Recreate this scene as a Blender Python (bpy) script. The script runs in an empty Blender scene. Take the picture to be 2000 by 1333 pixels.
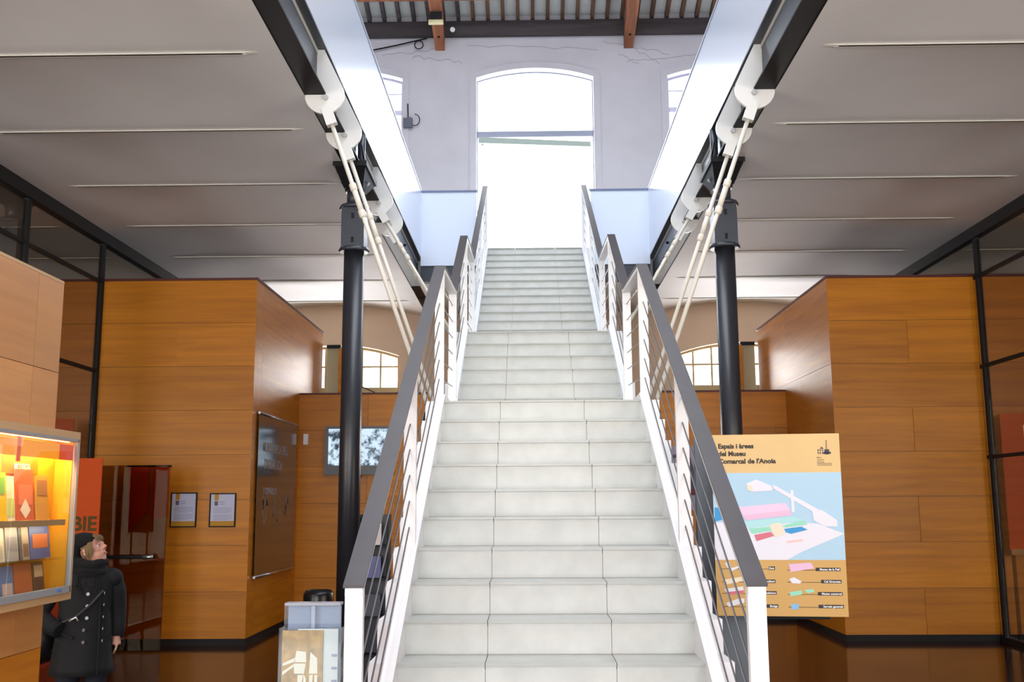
import bpy, math, random
from mathutils import Vector, Matrix
random.seed(7)
S = bpy.context.scene
COL = S.collection

# ------------------------------------------------------------------ camera, world, lights, exposure
H = 1.70
def make_camera():
    cd = bpy.data.cameras.new('camera'); cam = bpy.data.objects.new('camera', cd); COL.objects.link(cam)
    pitch = math.atan(318 / 2000); yaw = math.atan(36 / 2000 * math.cos(pitch)); roll = math.radians(0.3)
    F = Vector((-math.sin(yaw) * math.cos(pitch), math.cos(yaw) * math.cos(pitch), math.sin(pitch)))
    R = Vector((math.cos(yaw), math.sin(yaw), 0)); U = R.cross(F)
    R2 = R * math.cos(roll) - U * math.sin(roll); U2 = U * math.cos(roll) + R * math.sin(roll)
    m = Matrix((R2, U2, -F)).transposed().to_4x4(); m.translation = (0, 0, H)
    cam.matrix_world = m
    cd.sensor_width = 36; cd.lens = 36.0; cd.clip_start = 0.05; cd.clip_end = 200
    S.camera = cam
make_camera()
w = bpy.data.worlds.new('sky'); S.world = w; w.use_nodes = True
bg = w.node_tree.nodes['Background']; bg.inputs[0].default_value = (0.93, 0.97, 1.0, 1); bg.inputs[1].default_value = 3.2
def area(name, loc, rot, sx, sy, power, col=(1, 1, 1), spread=180):
    l = bpy.data.lights.new(name, 'AREA'); l.shape = 'RECTANGLE'; l.size = sx; l.size_y = sy
    l.energy = power; l.color = col; l.spread = math.radians(spread)
    o = bpy.data.objects.new(name, l); COL.objects.link(o); o.location = loc; o.rotation_euler = rot
    return o
D90 = math.pi / 2
# daylight: the entrance glazing behind the visitor, the roof light over the void, the windows of the end wall
area('entrance_daylight', (0.1, -6.9, 2.6), (D90, 0, 0), 11, 4.6, 820, (0.96, 0.975, 1.0))
area('rooflight_daylight', (0.1, 7, 12.9), (0, 0, 0), 7, 11, 620, (0.74, 0.85, 1.0))
area('upper_window_daylight', (0.13, 19.75, 8.0), (-D90, 0, 0), 2.3, 4.4, 420, (0.9, 0.95, 1.0))
for sx, xx in ((-1, -3.64), (1, 3.91)):
    area('side_window_daylight', (xx, 19.75, 8.6), (-D90, 0, 0), 2.3, 3.0, 420, (0.9, 0.95, 1.0))
    area('ground_window_daylight', (xx, 19.75, 3.5), (-D90, 0, 0), 2.3, 2.4, 560, (1.0, 0.96, 0.9))
for sx in (-1, 1):   # fill lights added at the blank side walls to brighten the mezzanine ceilings
    area('ceiling_fill', (.1 + sx * 9.3, -1.5, 2.4), (0, sx * D90, 0), 4.0, 9, 2700, (0.93, 0.96, 1.0))
S.view_settings.view_transform = 'Standard'; S.view_settings.look = 'None'
S.view_settings.gamma = 1; S.view_settings.exposure = 0.0; S.view_settings.use_curve_mapping = False
S.cycles.max_bounces = 8; S.cycles.diffuse_bounces = 5; S.cycles.glossy_bounces = 3
S.cycles.transmission_bounces = 4; S.cycles.transparent_max_bounces = 12
S.cycles.use_denoising = True; S.cycles.sample_clamp_indirect = 8
S.cycles.caustics_reflective = False; S.cycles.caustics_refractive = False

# ------------------------------------------------------------------ materials
def lin(c):
    return tuple(((v / 255) / 12.92 if v / 255 <= .04045 else ((v / 255 + .055) / 1.055) ** 2.4) for v in c) + (1,)
MATS = {}
def mat(name, rgb, rough=.6, metal=0, emit=0, bump=0, bscale=40, var=0, vscale=3, spec=.5, coat=0, rawcol=None):
    if name in MATS: return MATS[name]
    m = bpy.data.materials.new(name); m.use_nodes = True; MATS[name] = m
    nt = m.node_tree; b = nt.nodes['Principled BSDF']
    c = rawcol or lin(rgb)
    b.inputs['Base Color'].default_value = c
    b.inputs['Roughness'].default_value = rough; b.inputs['Metallic'].default_value = metal
    b.inputs['Specular IOR Level'].default_value = spec
    b.inputs['Coat Weight'].default_value = coat; b.inputs['Coat Roughness'].default_value = .12
    if emit:
        b.inputs['Emission Color'].default_value = c; b.inputs['Emission Strength'].default_value = emit
    tc = nt.nodes.new('ShaderNodeTexCoord')
    if var:
        n = nt.nodes.new('ShaderNodeTexNoise'); n.inputs['Scale'].default_value = vscale; n.inputs['Detail'].default_value = 5
        nt.links.new(tc.outputs['Object'], n.inputs['Vector'])
        r = nt.nodes.new('ShaderNodeValToRGB'); r.color_ramp.elements[0].position = .3; r.color_ramp.elements[1].position = .7
        r.color_ramp.elements[0].color = tuple(v * (1 - var) for v in c[:3]) + (1,)
        r.color_ramp.elements[1].color = tuple(min(1, v * (1 + var)) for v in c[:3]) + (1,)
        nt.links.new(n.outputs['Fac'], r.inputs['Fac']); nt.links.new(r.outputs['Color'], b.inputs['Base Color'])
    if bump:
        n = nt.nodes.new('ShaderNodeTexNoise'); n.inputs['Scale'].default_value = bscale; n.inputs['Detail'].default_value = 4
        nt.links.new(tc.outputs['Object'], n.inputs['Vector'])
        bp = nt.nodes.new('ShaderNodeBump'); bp.inputs['Strength'].default_value = bump; bp.inputs['Distance'].default_value = .01
        nt.links.new(n.outputs['Fac'], bp.inputs['Height']); nt.links.new(bp.outputs['Normal'], b.inputs['Normal'])
    return m
def wood(name, a, b_, rough=.35, scale=(.5, .5, 9), rnd=.12, coat=.3):
    m = bpy.data.materials.new(name); m.use_nodes = True; MATS[name] = m
    nt = m.node_tree; N = nt.nodes; L = nt.links; b = N['Principled BSDF']
    g = N.new('ShaderNodeNewGeometry'); mp = N.new('ShaderNodeMapping'); mp.inputs['Scale'].default_value = scale
    oi = N.new('ShaderNodeObjectInfo'); ad = N.new('ShaderNodeVectorMath'); ad.operation = 'ADD'
    cx = N.new('ShaderNodeCombineXYZ'); ml = N.new('ShaderNodeMath'); ml.operation = 'MULTIPLY'; ml.inputs[1].default_value = 37
    L.new(oi.outputs['Random'], ml.inputs[0]); L.new(ml.outputs[0], cx.inputs['X']); L.new(ml.outputs[0], cx.inputs['Z'])
    L.new(g.outputs['Position'], mp.inputs['Vector']); L.new(mp.outputs[0], ad.inputs[0]); L.new(cx.outputs[0], ad.inputs[1])
    n = N.new('ShaderNodeTexNoise'); n.inputs['Scale'].default_value = 1.3; n.inputs['Detail'].default_value = 8; n.inputs['Roughness'].default_value = .6
    n.inputs['Distortion'].default_value = .4
    L.new(ad.outputs[0], n.inputs['Vector'])
    r = N.new('ShaderNodeValToRGB'); r.color_ramp.elements[0].position = .28; r.color_ramp.elements[1].position = .72
    r.color_ramp.elements[0].color = lin(a); r.color_ramp.elements[1].color = lin(b_)
    L.new(n.outputs['Fac'], r.inputs['Fac'])
    hs = N.new('ShaderNodeHueSaturation'); mr = N.new('ShaderNodeMapRange')
    mr.inputs['To Min'].default_value = 1 - rnd; mr.inputs['To Max'].default_value = 1 + rnd
    L.new(oi.outputs['Random'], mr.inputs['Value']); L.new(mr.outputs[0], hs.inputs['Value'])
    L.new(r.outputs['Color'], hs.inputs['Color']); L.new(hs.outputs['Color'], b.inputs['Base Color'])
    b.inputs['Specular IOR Level'].default_value = .35
    b.inputs['Roughness'].default_value = rough; b.inputs['Coat Weight'].default_value = coat; b.inputs['Coat Roughness'].default_value = .2
    return m
def glass(name, tint=(1, 1, 1), gloss=.12, rough=.02, fr=.6):
    m = bpy.data.materials.new(name); m.use_nodes = True; MATS[name] = m
    nt = m.node_tree; N = nt.nodes; L = nt.links
    for x in list(N): N.remove(x)
    o = N.new('ShaderNodeOutputMaterial'); mx = N.new('ShaderNodeMixShader'); t = N.new('ShaderNodeBsdfTransparent'); g = N.new('ShaderNodeBsdfGlossy')
    t.inputs['Color'].default_value = tuple(tint) + (1,); g.inputs['Roughness'].default_value = rough
    lw = N.new('ShaderNodeLayerWeight'); lw.inputs['Blend'].default_value = .35
    mu = N.new('ShaderNodeMath'); mu.operation = 'MULTIPLY_ADD'; mu.inputs[1].default_value = fr; mu.inputs[2].default_value = gloss * .4
    L.new(lw.outputs['Fresnel'], mu.inputs[0]); L.new(mu.outputs[0], mx.inputs['Fac'])
    L.new(t.outputs[0], mx.inputs[1]); L.new(g.outputs[0], mx.inputs[2]); L.new(mx.outputs[0], o.inputs['Surface'])
    return m
WOOD = wood('oiled_plywood', (172, 100, 4), (208, 130, 14), rough=.42, coat=.08)
WOODL = wood('pale_plywood', (176, 118, 60), (202, 142, 80), rough=.35)
BRWOOD = wood('brown_rafter_timber', (78, 58, 48), (118, 86, 66), rough=.75, scale=(6, .6, .6), coat=0)
REDWOOD = wood('brown_roof_timber', (112, 66, 46), (176, 112, 78), rough=.7, scale=(6, .6, .6), coat=0)
DARKWOOD = wood('grey_roof_timber', (66, 60, 62), (92, 84, 84), rough=.8, scale=(.5, 6, 6), coat=0)
CASEWOOD = wood('pale_case_wood', (178, 138, 92), (205, 168, 120), rough=.5)
STONE = mat('pale_stone', (200, 201, 196), .42, var=.07, vscale=7, bump=.05, bscale=60)
STONES = mat('pale_stone_treads', (176, 177, 172), .3, var=.08, vscale=6)
SHADOW = mat('dark_joint', (90, 88, 82), .9)  # dark core colour seen in the gaps between wood panels
WHITE = mat('white_paint', (236, 237, 240), .4)
WHITEM = mat('white_painted_steel', (242, 242, 243), .38)
CREAMS = mat('cream_painted_steel', (222, 216, 204), .4)
FASC = mat('white_gloss_panel', (224, 233, 249), .22, spec=.7, coat=.4)
CEIL = mat('ceiling_plaster', (228, 226, 228), .8, var=.03, vscale=1.2, bump=.08, bscale=8)
CEILR = mat('ceiling_joint_plaster', (238, 236, 228), .7)
WALLU = mat('upper_wall_plaster', (208, 204, 210), .85, var=.05, vscale=1.5, bump=.25, bscale=5)
WALLL = mat('ground_wall_plaster', (222, 196, 172), .85, var=.03, vscale=1.5)
BLUEBLK = mat('blue_black_steel', (52, 56, 66), .38, metal=.0, spec=.6, bump=.03)
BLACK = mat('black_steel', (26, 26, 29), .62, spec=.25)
BRONZE = mat('dark_brushed_handrail', (64, 57, 59), .45, metal=.3, var=.1, vscale=4)
CABLE = mat('steel_cable', (120, 118, 122), .35, metal=.7)
FLOOR = mat('polished_dark_floor', (58, 32, 22), .12, var=.15, vscale=2, spec=.5)
GLD = glass('tinted_partition_glass', (.74, .68, .60), gloss=.1, fr=.4)
GLC = glass('clear_glass', (.95, .97, .97), gloss=.05, fr=.3)
GLW = glass('window_glass', (.97, .98, 1), gloss=.05)
ORANGE = mat('orange_fabric', (214, 66, 8), .7)
CHROME = mat('brushed_aluminium', (190, 192, 198), .25, metal=.9)
DRED = mat('dark_red_trim', (84, 26, 22), .5)
OCHREBAR = mat('ochre_glazing_bar', (176, 156, 116), .5)
SLABM = mat('floor_slab', (190, 188, 182), .6)

# ------------------------------------------------------------------ helpers
class MB:
    def __init__(s): s.v = []; s.f = []; s.mi = []; s.m = 0; s.sm = []; s.smooth = False
    def face(s, idx):
        s.f.append(tuple(idx)); s.mi.append(s.m); s.sm.append(s.smooth)
    def poly(s, pts):
        k = len(s.v); s.v += [tuple(p) for p in pts]; s.face(range(k, k + len(pts)))
    def box(s, x0, x1, y0, y1, z0, z1):
        x0, x1 = min(x0, x1), max(x0, x1); y0, y1 = min(y0, y1), max(y0, y1); z0, z1 = min(z0, z1), max(z0, z1)
        k = len(s.v)
        s.v += [(x0, y0, z0), (x1, y0, z0), (x1, y1, z0), (x0, y1, z0), (x0, y0, z1), (x1, y0, z1), (x1, y1, z1), (x0, y1, z1)]
        for q in ((0, 3, 2, 1), (4, 5, 6, 7), (0, 1, 5, 4), (1, 2, 6, 5), (2, 3, 7, 6), (3, 0, 4, 7)): s.face([k + i for i in q])
        return s
    def prism(s, pts, d):
        """pts: planar polygon in 3-D, d: extrusion vector"""
        k = len(s.v); n = len(pts); d = Vector(d); P = [Vector(p) for p in pts]
        nrm = Vector((0, 0, 0))
        for i in range(n): nrm += P[i].cross(P[(i + 1) % n])
        if nrm.dot(d) > 0: P.reverse()
        s.v += [tuple(p) for p in P] + [tuple(p + d) for p in P]
        s.face(range(k, k + n)); s.face(reversed(range(k + n, k + 2 * n)))
        for i in range(n):
            j = (i + 1) % n; s.face((k + j, k + i, k + n + i, k + n + j))
        return s
    def tube(s, pts, rads, n=10, cap=True):
        P = [Vector(p) for p in pts]
        if not hasattr(rads, '__len__'): rads = [rads] * len(P)
        k = len(s.v); old = s.smooth; s.smooth = n > 6
        up = None
        for i, p in enumerate(P):
            a = P[max(0, i - 1)]; b = P[min(len(P) - 1, i + 1)]; t = (b - a).normalized()
            if up is None: up = Vector((0, 0, 1)) if abs(t.z) < .9 else Vector((0, 1, 0))
            u = t.cross(up).normalized(); w_ = u.cross(t).normalized(); up = w_
            r = rads[i]
            for j in range(n):
                an = 2 * math.pi * (j + .5) / n
                s.v.append(tuple(p + (u * math.cos(an) + w_ * math.sin(an)) * r))
        for i in range(len(P) - 1):
            for j in range(n):
                a = k + i * n + j; b = k + i * n + (j + 1) % n
                s.face((a, b, b + n, a + n))
        s.smooth = False
        if cap:
            s.face(reversed(range(k, k + n))); s.face(range(k + (len(P) - 1) * n, k + len(P) * n))
        s.smooth = old
        return s
    def loft(s, rings, cap=True):
        k = len(s.v); n = len(rings[0]); old = s.smooth
        for r in rings: s.v += [tuple(p) for p in r]
        s.smooth = True
        for i in range(len(rings) - 1):
            for j in range(n):
                a = k + i * n + j; b = k + i * n + (j + 1) % n; s.face((a, b, b + n, a + n))
        if cap: s.face(reversed(range(k, k + n))); s.face(range(k + (len(rings) - 1) * n, k + len(rings) * n))
        s.smooth = old; return s
    def ball(s, c, r, M=None, nu=16, nv=10):
        r = (r, r, r) if not hasattr(r, '__len__') else r
        rings = []
        for i in range(1, nv):
            th = math.pi * i / nv - D90
            ring = []
            for j in range(nu):
                ph = 2 * math.pi * j / nu
                p = Vector((r[0] * math.cos(th) * math.cos(ph), r[1] * math.cos(th) * math.sin(ph), r[2] * math.sin(th)))
                if M: p = M @ p
                ring.append(p + Vector(c))
            rings.append(ring)
        return s.loft(rings)
    def xf(s, M):
        s.v = [tuple(M @ Vector(p)) for p in s.v]; return s
    def build(s, name, m, parent=None, label=None):
        me = bpy.data.meshes.new(name)
        off = Vector((0, 0, 0))
        p = parent
        while p is not None: off += Vector(p.location); p = p.parent
        if parent is None:
            zs = min(q[2] for q in s.v); xs = [q[0] for q in s.v]; ys = [q[1] for q in s.v]
            loc = Vector(((min(xs) + max(xs)) / 2, (min(ys) + max(ys)) / 2, zs))
        else: loc = Vector((0, 0, 0))
        me.from_pydata([tuple(Vector(q) - off - loc) for q in s.v], [], s.f)
        for mm in (m if isinstance(m, (list, tuple)) else [m]): me.materials.append(mm)
        me.polygons.foreach_set('material_index', s.mi); me.polygons.foreach_set('use_smooth', s.sm)
        me.update()
        o = bpy.data.objects.new(name, me); COL.objects.link(o); o.location = loc
        if parent is not None: o.parent = parent
        if label: o['label'] = label
        return o
def bx(name, m, parent, *c, label=None): return MB().box(*c).build(name, m, parent, label)
def tag(o, label, cat, group=None):
    o['label'] = label; o['category'] = cat
    if group: o['group'] = group
    return o
def thing(name, label, cat, loc, group=None):
    o = bpy.data.objects.new(name, None); COL.objects.link(o); o.location = loc; o.empty_display_size = .1
    return tag(o, label, cat, group)
def struct(o): o['kind'] = 'structure'; return o
def sroot(name, loc=(0, 0, 0)):
    o = bpy.data.objects.new(name, None); COL.objects.link(o); o.location = loc; o['kind'] = 'structure'; return o
def text(body, size, m, parent, org, xd, ud, name='lettering', bold=0, align='LEFT', depth=.001, sx=1.0, label=None):
    c = bpy.data.curves.new('t', 'FONT'); c.body = body; c.size = size; c.extrude = depth; c.offset = bold; c.align_x = align
    c.resolution_u = 3; c.space_line = 1.0
    t = bpy.data.objects.new('t', c); COL.objects.link(t)
    bpy.context.view_layer.update()
    me = bpy.data.meshes.new_from_object(t.evaluated_get(bpy.context.evaluated_depsgraph_get()))
    bpy.data.objects.remove(t); bpy.data.curves.remove(c)
    X = Vector(xd).normalized(); U = Vector(ud).normalized(); N = X.cross(U)
    b = MB(); b.v = [tuple(Vector(org) + X * v.co.x * sx + U * v.co.y + N * v.co.z) for v in me.vertices]
    for p in me.polygons: b.face(p.vertices)
    bpy.data.meshes.remove(me)
    return b.build(name, m, parent, label)

XC = .09      # stair axis
XB = .095     # void axis

# ------------------------------------------------------------------ SETTING: floor, walls
YW = 19.2
struct(bx('floor', FLOOR, None, -9.6, 9.8, -6.6, YW, -.12, 0))
def arch_wall(name, m, x0, x1, y0, y1, z0, z1, ops):
    """wall in X with segmental-arched openings (xa, xb, zbottom, zspring, zapex)"""
    b = MB(); xs = [x0, x1]
    for (a, c, zb, zs, za) in ops: xs += [a + (c - a) * i / 16 for i in range(17)]
    xs = sorted(set(round(x, 5) for x in xs if x0 <= x <= x1))
    def zarch(o, x):
        a, c, zb, zs, za = o; t = (x - (a + c) / 2) / ((c - a) / 2); return zs + (za - zs) * (1 - t * t)
    for xa, xb in zip(xs[:-1], xs[1:]):
        xm = (xa + xb) / 2; col = sorted([o for o in ops if o[0] < xm < o[1]], key=lambda o: o[2]); zl = [z0, z0]
        segs = []; lo = (z0, z0)
        for o in col:
            segs.append((lo, (o[2], o[2]))); lo = (zarch(o, xa), zarch(o, xb))
        segs.append((lo, (z1, z1)))
        for (l, h) in segs:
            if h[0] - l[0] > 1e-4 or h[1] - l[1] > 1e-4:
                b.prism([(xa, y0, l[0]), (xb, y0, l[1]), (xb, y0, h[1]), (xa, y0, h[0])], (0, y1 - y0, 0))
    return struct(b.build(name, m))
UPW = [(-1.02, 1.29, 5.77, 10.03, 10.22)] + [(c - 1.155, c + 1.155, 6.95, 10.03, 10.22) for c in (-3.635, 3.905, -7.4, 7.67)]
GRW = [(-4.8, -2.49, 2.0, 4.49, 4.70), (2.78, 5.09, 2.0, 4.49, 4.70)]
arch_wall('wall_back_upper', WALLU, -9.6, 9.8, YW, YW + .4, 5.6, 12.0, UPW)
arch_wall('wall_back_ground', WALLL, -9.6, 9.8, YW, YW + .4, 0, 5.6, GRW)
struct(bx('wall_left', WALLU, None, -9.9, -9.6, -6.9, YW + .4, 0, 13.5))
struct(bx('wall_right', WALLU, None, 9.8, 10.1, -6.9, YW + .4, 0, 13.5))
b = MB(); b.box(-9.6, -5.6, -6.9, -6.6, 0, 13.5); b.box(5.8, 9.8, -6.9, -6.6, 0, 13.5); b.box(-5.6, 5.8, -6.9, -6.6, 4.9, 13.5)
struct(b.build('wall_front', WALLU))
# moulded surround (flat raised band) round the upper windows
def surround(o, wdt=.13):
    a, c, zb, zs, za = o; b = MB(); n = 16
    def zA(x): t = (x - (a + c) / 2) / ((c - a) / 2); return zs + (za - zs) * (1 - t * t)
    for i in range(n):
        xa = a + (c - a) * i / n; xb = a + (c - a) * (i + 1) / n
        b.prism([(xa, YW - .03, zA(xa) + .002), (xb, YW - .03, zA(xb) + .002), (xb, YW - .03, zA(xb) + wdt), (xa, YW - .03, zA(xa) + wdt)], (0, .03, 0))
    for s_, e in ((a - wdt, a - .001), (c + .001, c + wdt)): b.box(s_, e, YW - .03, YW, max(zb, 5.8), zs + wdt)
    return b.build('trim_1', WALLU)
for i, o in enumerate(UPW[:3]):
    t = surround(o); t.name = 'trim_%d' % (i + 1); struct(t)
# windows
def window(n, o, cols, rows, bar=.035, m=OCHREBAR, thick=()):
    a, c, zb, zs, za = o; r = sroot('window_%d' % n, ((a + c) / 2, YW + .2, zb)); y = YW + .2; fw = .045 if n != 1 else .018
    def zA(x): t = (x - (a + c) / 2) / ((c - a) / 2); return zs + (za - zs) * (1 - t * t)
    f = MB()
    f.box(a, a + fw, y - .03, y + .03, zb, zA(a + fw)); f.box(c - fw, c, y - .03, y + .03, zb, zA(c - fw)); f.box(a + fw, c - fw, y - .03, y + .03, zb, zb + fw)
    for i in range(14):
        xa = a + fw + (c - a - 2 * fw) * i / 14; xb = a + fw + (c - a - 2 * fw) * (i + 1) / 14
        f.prism([(xa, y - .03, zA(xa) - fw), (xb, y - .03, zA(xb) - fw), (xb, y - .03, zA(xb)), (xa, y - .03, zA(xa))], (0, .06, 0))
    f.build('frame', m, r)
    for x in cols: bx('glazing_bar', m, r, x - bar / 2, x + bar / 2, y - .02, y + .02, zb + fw, zA(x) - fw)
    for z in rows: bx('glazing_bar', m, r, a + fw, c - fw, y - .022, y + .022, z - bar / 2, z + bar / 2)
    for z0, z1 in thick: bx('transom', m, r, a + fw, c - fw, y - .05, y + .03, z0, z1)
    p = MB(); n_ = 16; k = []
    for i in range(n_):
        xa = a + .02 + (c - a - .04) * i / n_; xb = a + .02 + (c - a - .04) * (i + 1) / n_
        p.prism([(xa, y - .003, zb + .02), (xb, y - .003, zb + .02), (xb, y - .003, zA(xb) - .02), (xa, y - .003, zA(xa) - .02)], (0, .006, 0))
    p.build('pane', GLW, r)
    return r
LIL = mat('pale_lilac_frame', (205, 205, 222), .5)
window(1, UPW[0], [], [], m=mat('grey_lilac_transom', (150, 152, 172), .5), thick=[(8.86, 8.98)])
for i, o in enumerate(UPW[1:3]): window(2 + i, o, [(o[0] + o[1]) / 2], [9.79, 8.4], bar=.03, m=LIL, thick=[(9.34, 9.44)])
for i, o in enumerate(UPW[3:]): window(6 + i, o, [(o[0] + o[1]) / 2], [9.3], m=LIL)
window(4, GRW[0], [-2.86 - .352 * k for k in range(6)], [4.30, 3.3], thick=[(3.74, 3.90)])
window(5, GRW[1], [3.10 + .352 * k for k in range(6)], [4.30, 3.3], thick=[(3.74, 3.90)])
# stepped green-grey bar hung just inside the central window
b = MB(); b.prism([(-.97, YW - .12, 8.65), (1.21, YW - .12, 8.55), (1.21, YW - .12, 8.65), (-.97, YW - .12, 8.77)], (0, .08, 0))
g = thing('hanging_rail', 'slightly sloping pale green rail across the tall central window', 'rail', (.12, YW - .08, 8.6))
b.build('bar', mat('pale_green_rail', (176, 190, 180), .5), g)
for x in (-.9, 1.14): bx('bracket', LIL, g, x - .02, x + .02, YW - .04, YW + .2, 8.62, 8.66)

# ------------------------------------------------------------------ upper roof: rafters, boards, wall plate, timbers
SL = math.tan(math.radians(15.5))
def rz(y): return 11.2 + (YW - y) * SL
roof = sroot('ceiling_roof', (0, YW, 11.2))
b = MB(); b.prism([(-9.6, YW, rz(YW) + .14), (-9.6, 13, rz(13) + .14), (-9.6, 13, rz(13) + .3), (-9.6, YW + .4, rz(YW) + .3)], (19.4, 0, 0)); b.build('roof_deck', mat('white_roof_boards', (214, 216, 214), .8), roof)
b = MB(); b.box(-9.6, 9.8, -6.9, 1, 13.2, 13.5); b.box(-9.6, -4, 1, 13, 13.2, 13.5); b.box(4.2, 9.8, 1, 13, 13.2, 13.5); b.build('roof_slab', WALLU, roof)
bx('roof_light_curb', WHITE, roof, -9.6, 9.8, 12.9, 13.05, 12.9, 13.3)
for k in range(-14, 15):
    x = .105 + k * .296
    MB().prism([(x - .035, YW, rz(YW)), (x - .035, 15.5, rz(15.5)), (x - .035, 15.5, rz(15.5) + .14), (x - .035, YW, rz(YW) + .14)], (.07, 0, 0)).build('rafter', DARKWOOD if k < -4 else BRWOOD, roof)
bx('wall_plate', DARKWOOD, roof, -9.6, 9.8, YW - .12, YW + .01, 10.89, 11.19)
b = MB(); yp = 18.42; b.box(-9.6, 9.8, yp - .2, yp, rz(yp) - .14, rz(yp) - .02); b.build('purlin', REDWOOD, roof)
for x0, lab in ((-1.74, 'left'), (2.0, 'right')):
    t = thing('roof_strut', 'brown timber roof strut meeting the end wall %s of the central window' % lab, 'roof timber', (x0, YW, 10.6))
    b = MB()
    A = [(x0 - .09, YW, 10.62), (x0 + .09, YW, 10.62), (x0 + .09, YW, 10.95), (x0 - .09, YW, 10.95)]
    Y2 = 17.3; B = [(x0 - .15, Y2, 11.32), (x0 + .13, Y2, 11.32), (x0 + .13, Y2, 11.68), (x0 - .15, Y2, 11.68)]
    k = len(b.v); b.v += A + B
    for q in ((0, 1, 2, 3), (7, 6, 5, 4), (0, 4, 5, 1), (1, 5, 6, 2), (2, 6, 7, 3), (3, 7, 4, 0)): b.face(q)
    b.build('strut', REDWOOD, t)
    b = MB().tube([(x0, YW - .35, 10.76), (x0, YW - .35, 10.73)], .025, 8); b.build('bolt_head', BLACK, t)
l = thing('strip_lamp', 'short cream strip lamp fixed across the left roof strut', 'lamp', (-1.74, 18.3, 10.8))
b = MB().tube([(-1.88, 18.25, 10.76), (-1.60, 18.25, 10.76)], .05, 10); b.build('diffuser', mat('cream_plastic', (240, 226, 176), .4), l)
bx('fixing_plate', BLACK, l, -1.85, -1.63, 18.24, 18.30, 10.80, 10.97)
l = thing('spotlight', 'small white spotlight on the wall plate right of the left strut', 'lamp', (-1.5, YW - .15, 10.9))
MB().tube([(-1.5, YW - .13, 10.98), (-1.5, YW - .2, 10.98)], .03, 8).build('bracket', BLACK, l)
MB().tube([(-1.5, YW - .18, 10.97), (-1.47, YW - .34, 10.90)], [.03, .05], 12).build('lamp_head', mat('white_plastic', (232, 232, 236), .4), l)
cb = MB().tube([(-3.3, YW - .06, 10.58), (-2.6, YW - .06, 10.72), (-2.0, YW - .06, 10.86)], .016, 6)
n = 14; cb.tube([(-2.16 + .085 * math.sin(2 * math.pi * i / n), YW - .07, 10.72 - .085 * -math.cos(2 * math.pi * i / n)) for i in range(n + 1)], .011, 6, cap=False)
tag(cb.build('power_cable', BLACK), 'black cable with a coiled loop running down the plaster beside the left strut', 'cable')
l = thing('junction_box', 'grey electrical box with looped cable between the left and central windows', 'junction box', (-2.36, YW, 9.0))
bx('enclosure', mat('grey_box', (92, 94, 108), .5), l, -2.45, -2.27, YW - .1, YW - .032, 9.0, 9.19)
MB().tube([(-2.36 + .16 + .1 * math.sin(2 * math.pi * i / 12) - .03, YW - .06, 9.16 + .12 * math.cos(2 * math.pi * i / 12)) for i in range(11)], .009, 6).build('cable_loop', BLACK, l)
MB().tube([(-2.36, YW - .05, 9.19), (-2.37, YW - .05, 9.5)], .012, 6).build('conduit', BLACK, l)
# hairline cracks in the plaster, thin dark grooves laid on the wall
ck = MB()
random.seed(3)
def crack(x, z, L_, dz, n=12):
    pts = [(x + L_ * i / n, YW - .001, z + dz * i / n + random.uniform(-.035, .035)) for i in range(n + 1)]
    ck.tube(pts, .006, 4)
crack(-2.9, 10.55, 1.2, .1); crack(-1.2, 10.72, 2.6, -.1); crack(1.5, 10.75, 1.3, -.25); crack(1.95, 10.35, 1.4, .1); crack(2.1, 10.6, .5, -.3); crack(-2.3, 10.5, 1.0, -.12); crack(1.8, 10.5, .4, -.2)
o = ck.build('plaster_cracks', mat('plaster_crack', (168, 164, 172), .9)); o['kind'] = 'structure'; o.name = 'trim_4'

# ------------------------------------------------------------------ mezzanine: vaulted ceilings, slab, beams, fascias
ZC = 5.215
RIBS = [7.54 + 1.6627 * (k - 9) for k in range(16)]
def ceiling(name, xa, xb, ra, rb):
    root = sroot(name, ((xa + xb) / 2, 6, ZC))
    b = MB(); b.smooth = True
    nx = 26; ys = []
    Y0 = -6.6
    lines = [Y0] + [r for r in RIBS if Y0 < r < 17.8]
    for r0, r1 in zip(lines[:-1], lines[1:]):
        for j in range(12): ys.append((r0 + (r1 - r0) * j / 12, j / 12, 0))
    last = lines[-1]
    for j in range(9): ys.append((last + (YW - last) * j / 8, 0, j / 8))
    def edge(x):
        d = min(x - ra, rb - x) / .75; d = max(0, min(1, d)); return d * d * (3 - 2 * d)
    k0 = len(b.v)
    xs = [xa + (xb - xa) * i / nx for i in range(nx + 1)]
    for (y, t, e) in ys:
        for x in xs:
            z = ZC + .045 * math.sin(math.pi * t) * edge(x)
            if e: u = (x - (xa + xb) / 2) / ((xb - xa) / 2); z += .27 * (1 - min(1, u * u)) * math.sin(e * D90)
            b.v.append((x, y, z))
    for i in range(len(ys) - 1):
        for j in range(nx):
            a = k0 + i * (nx + 1) + j; b.face((a, a + nx + 1, a + nx + 2, a + 1))
    b.build('vaulted_plaster', CEIL, root)
    for r in RIBS:
        if r < 17.8 and r > -4:
            MB().prism([(ra, r - .012, ZC - .004), (ra + .12, r - .016, ZC - .012), (rb - .12, r - .016, ZC - .012), (rb, r - .012, ZC - .004)], (0, .035, .0)) \
                .prism([(ra, r, ZC + .02), (ra + .1, r, ZC - .012), (rb - .1, r, ZC - .012), (rb, r, ZC + .02)], (0, .03, 0)).build('ceiling_rib', CEILR, root)
    return root
XL, XR = XB - 1.855 - .18, XB + 1.855 + .18       # outer beam edges
ceiling('ceiling_left', -5.56, XL, -5.12, -2.12); ceiling('ceiling_right', XR, 5.80, 2.30, 5.34)
ceiling('ceiling_left_outer', -9.6, -5.62, -9.3, -5.95); ceiling('ceiling_right_outer', 5.86, 9.8, 6.1, 9.5)
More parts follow.
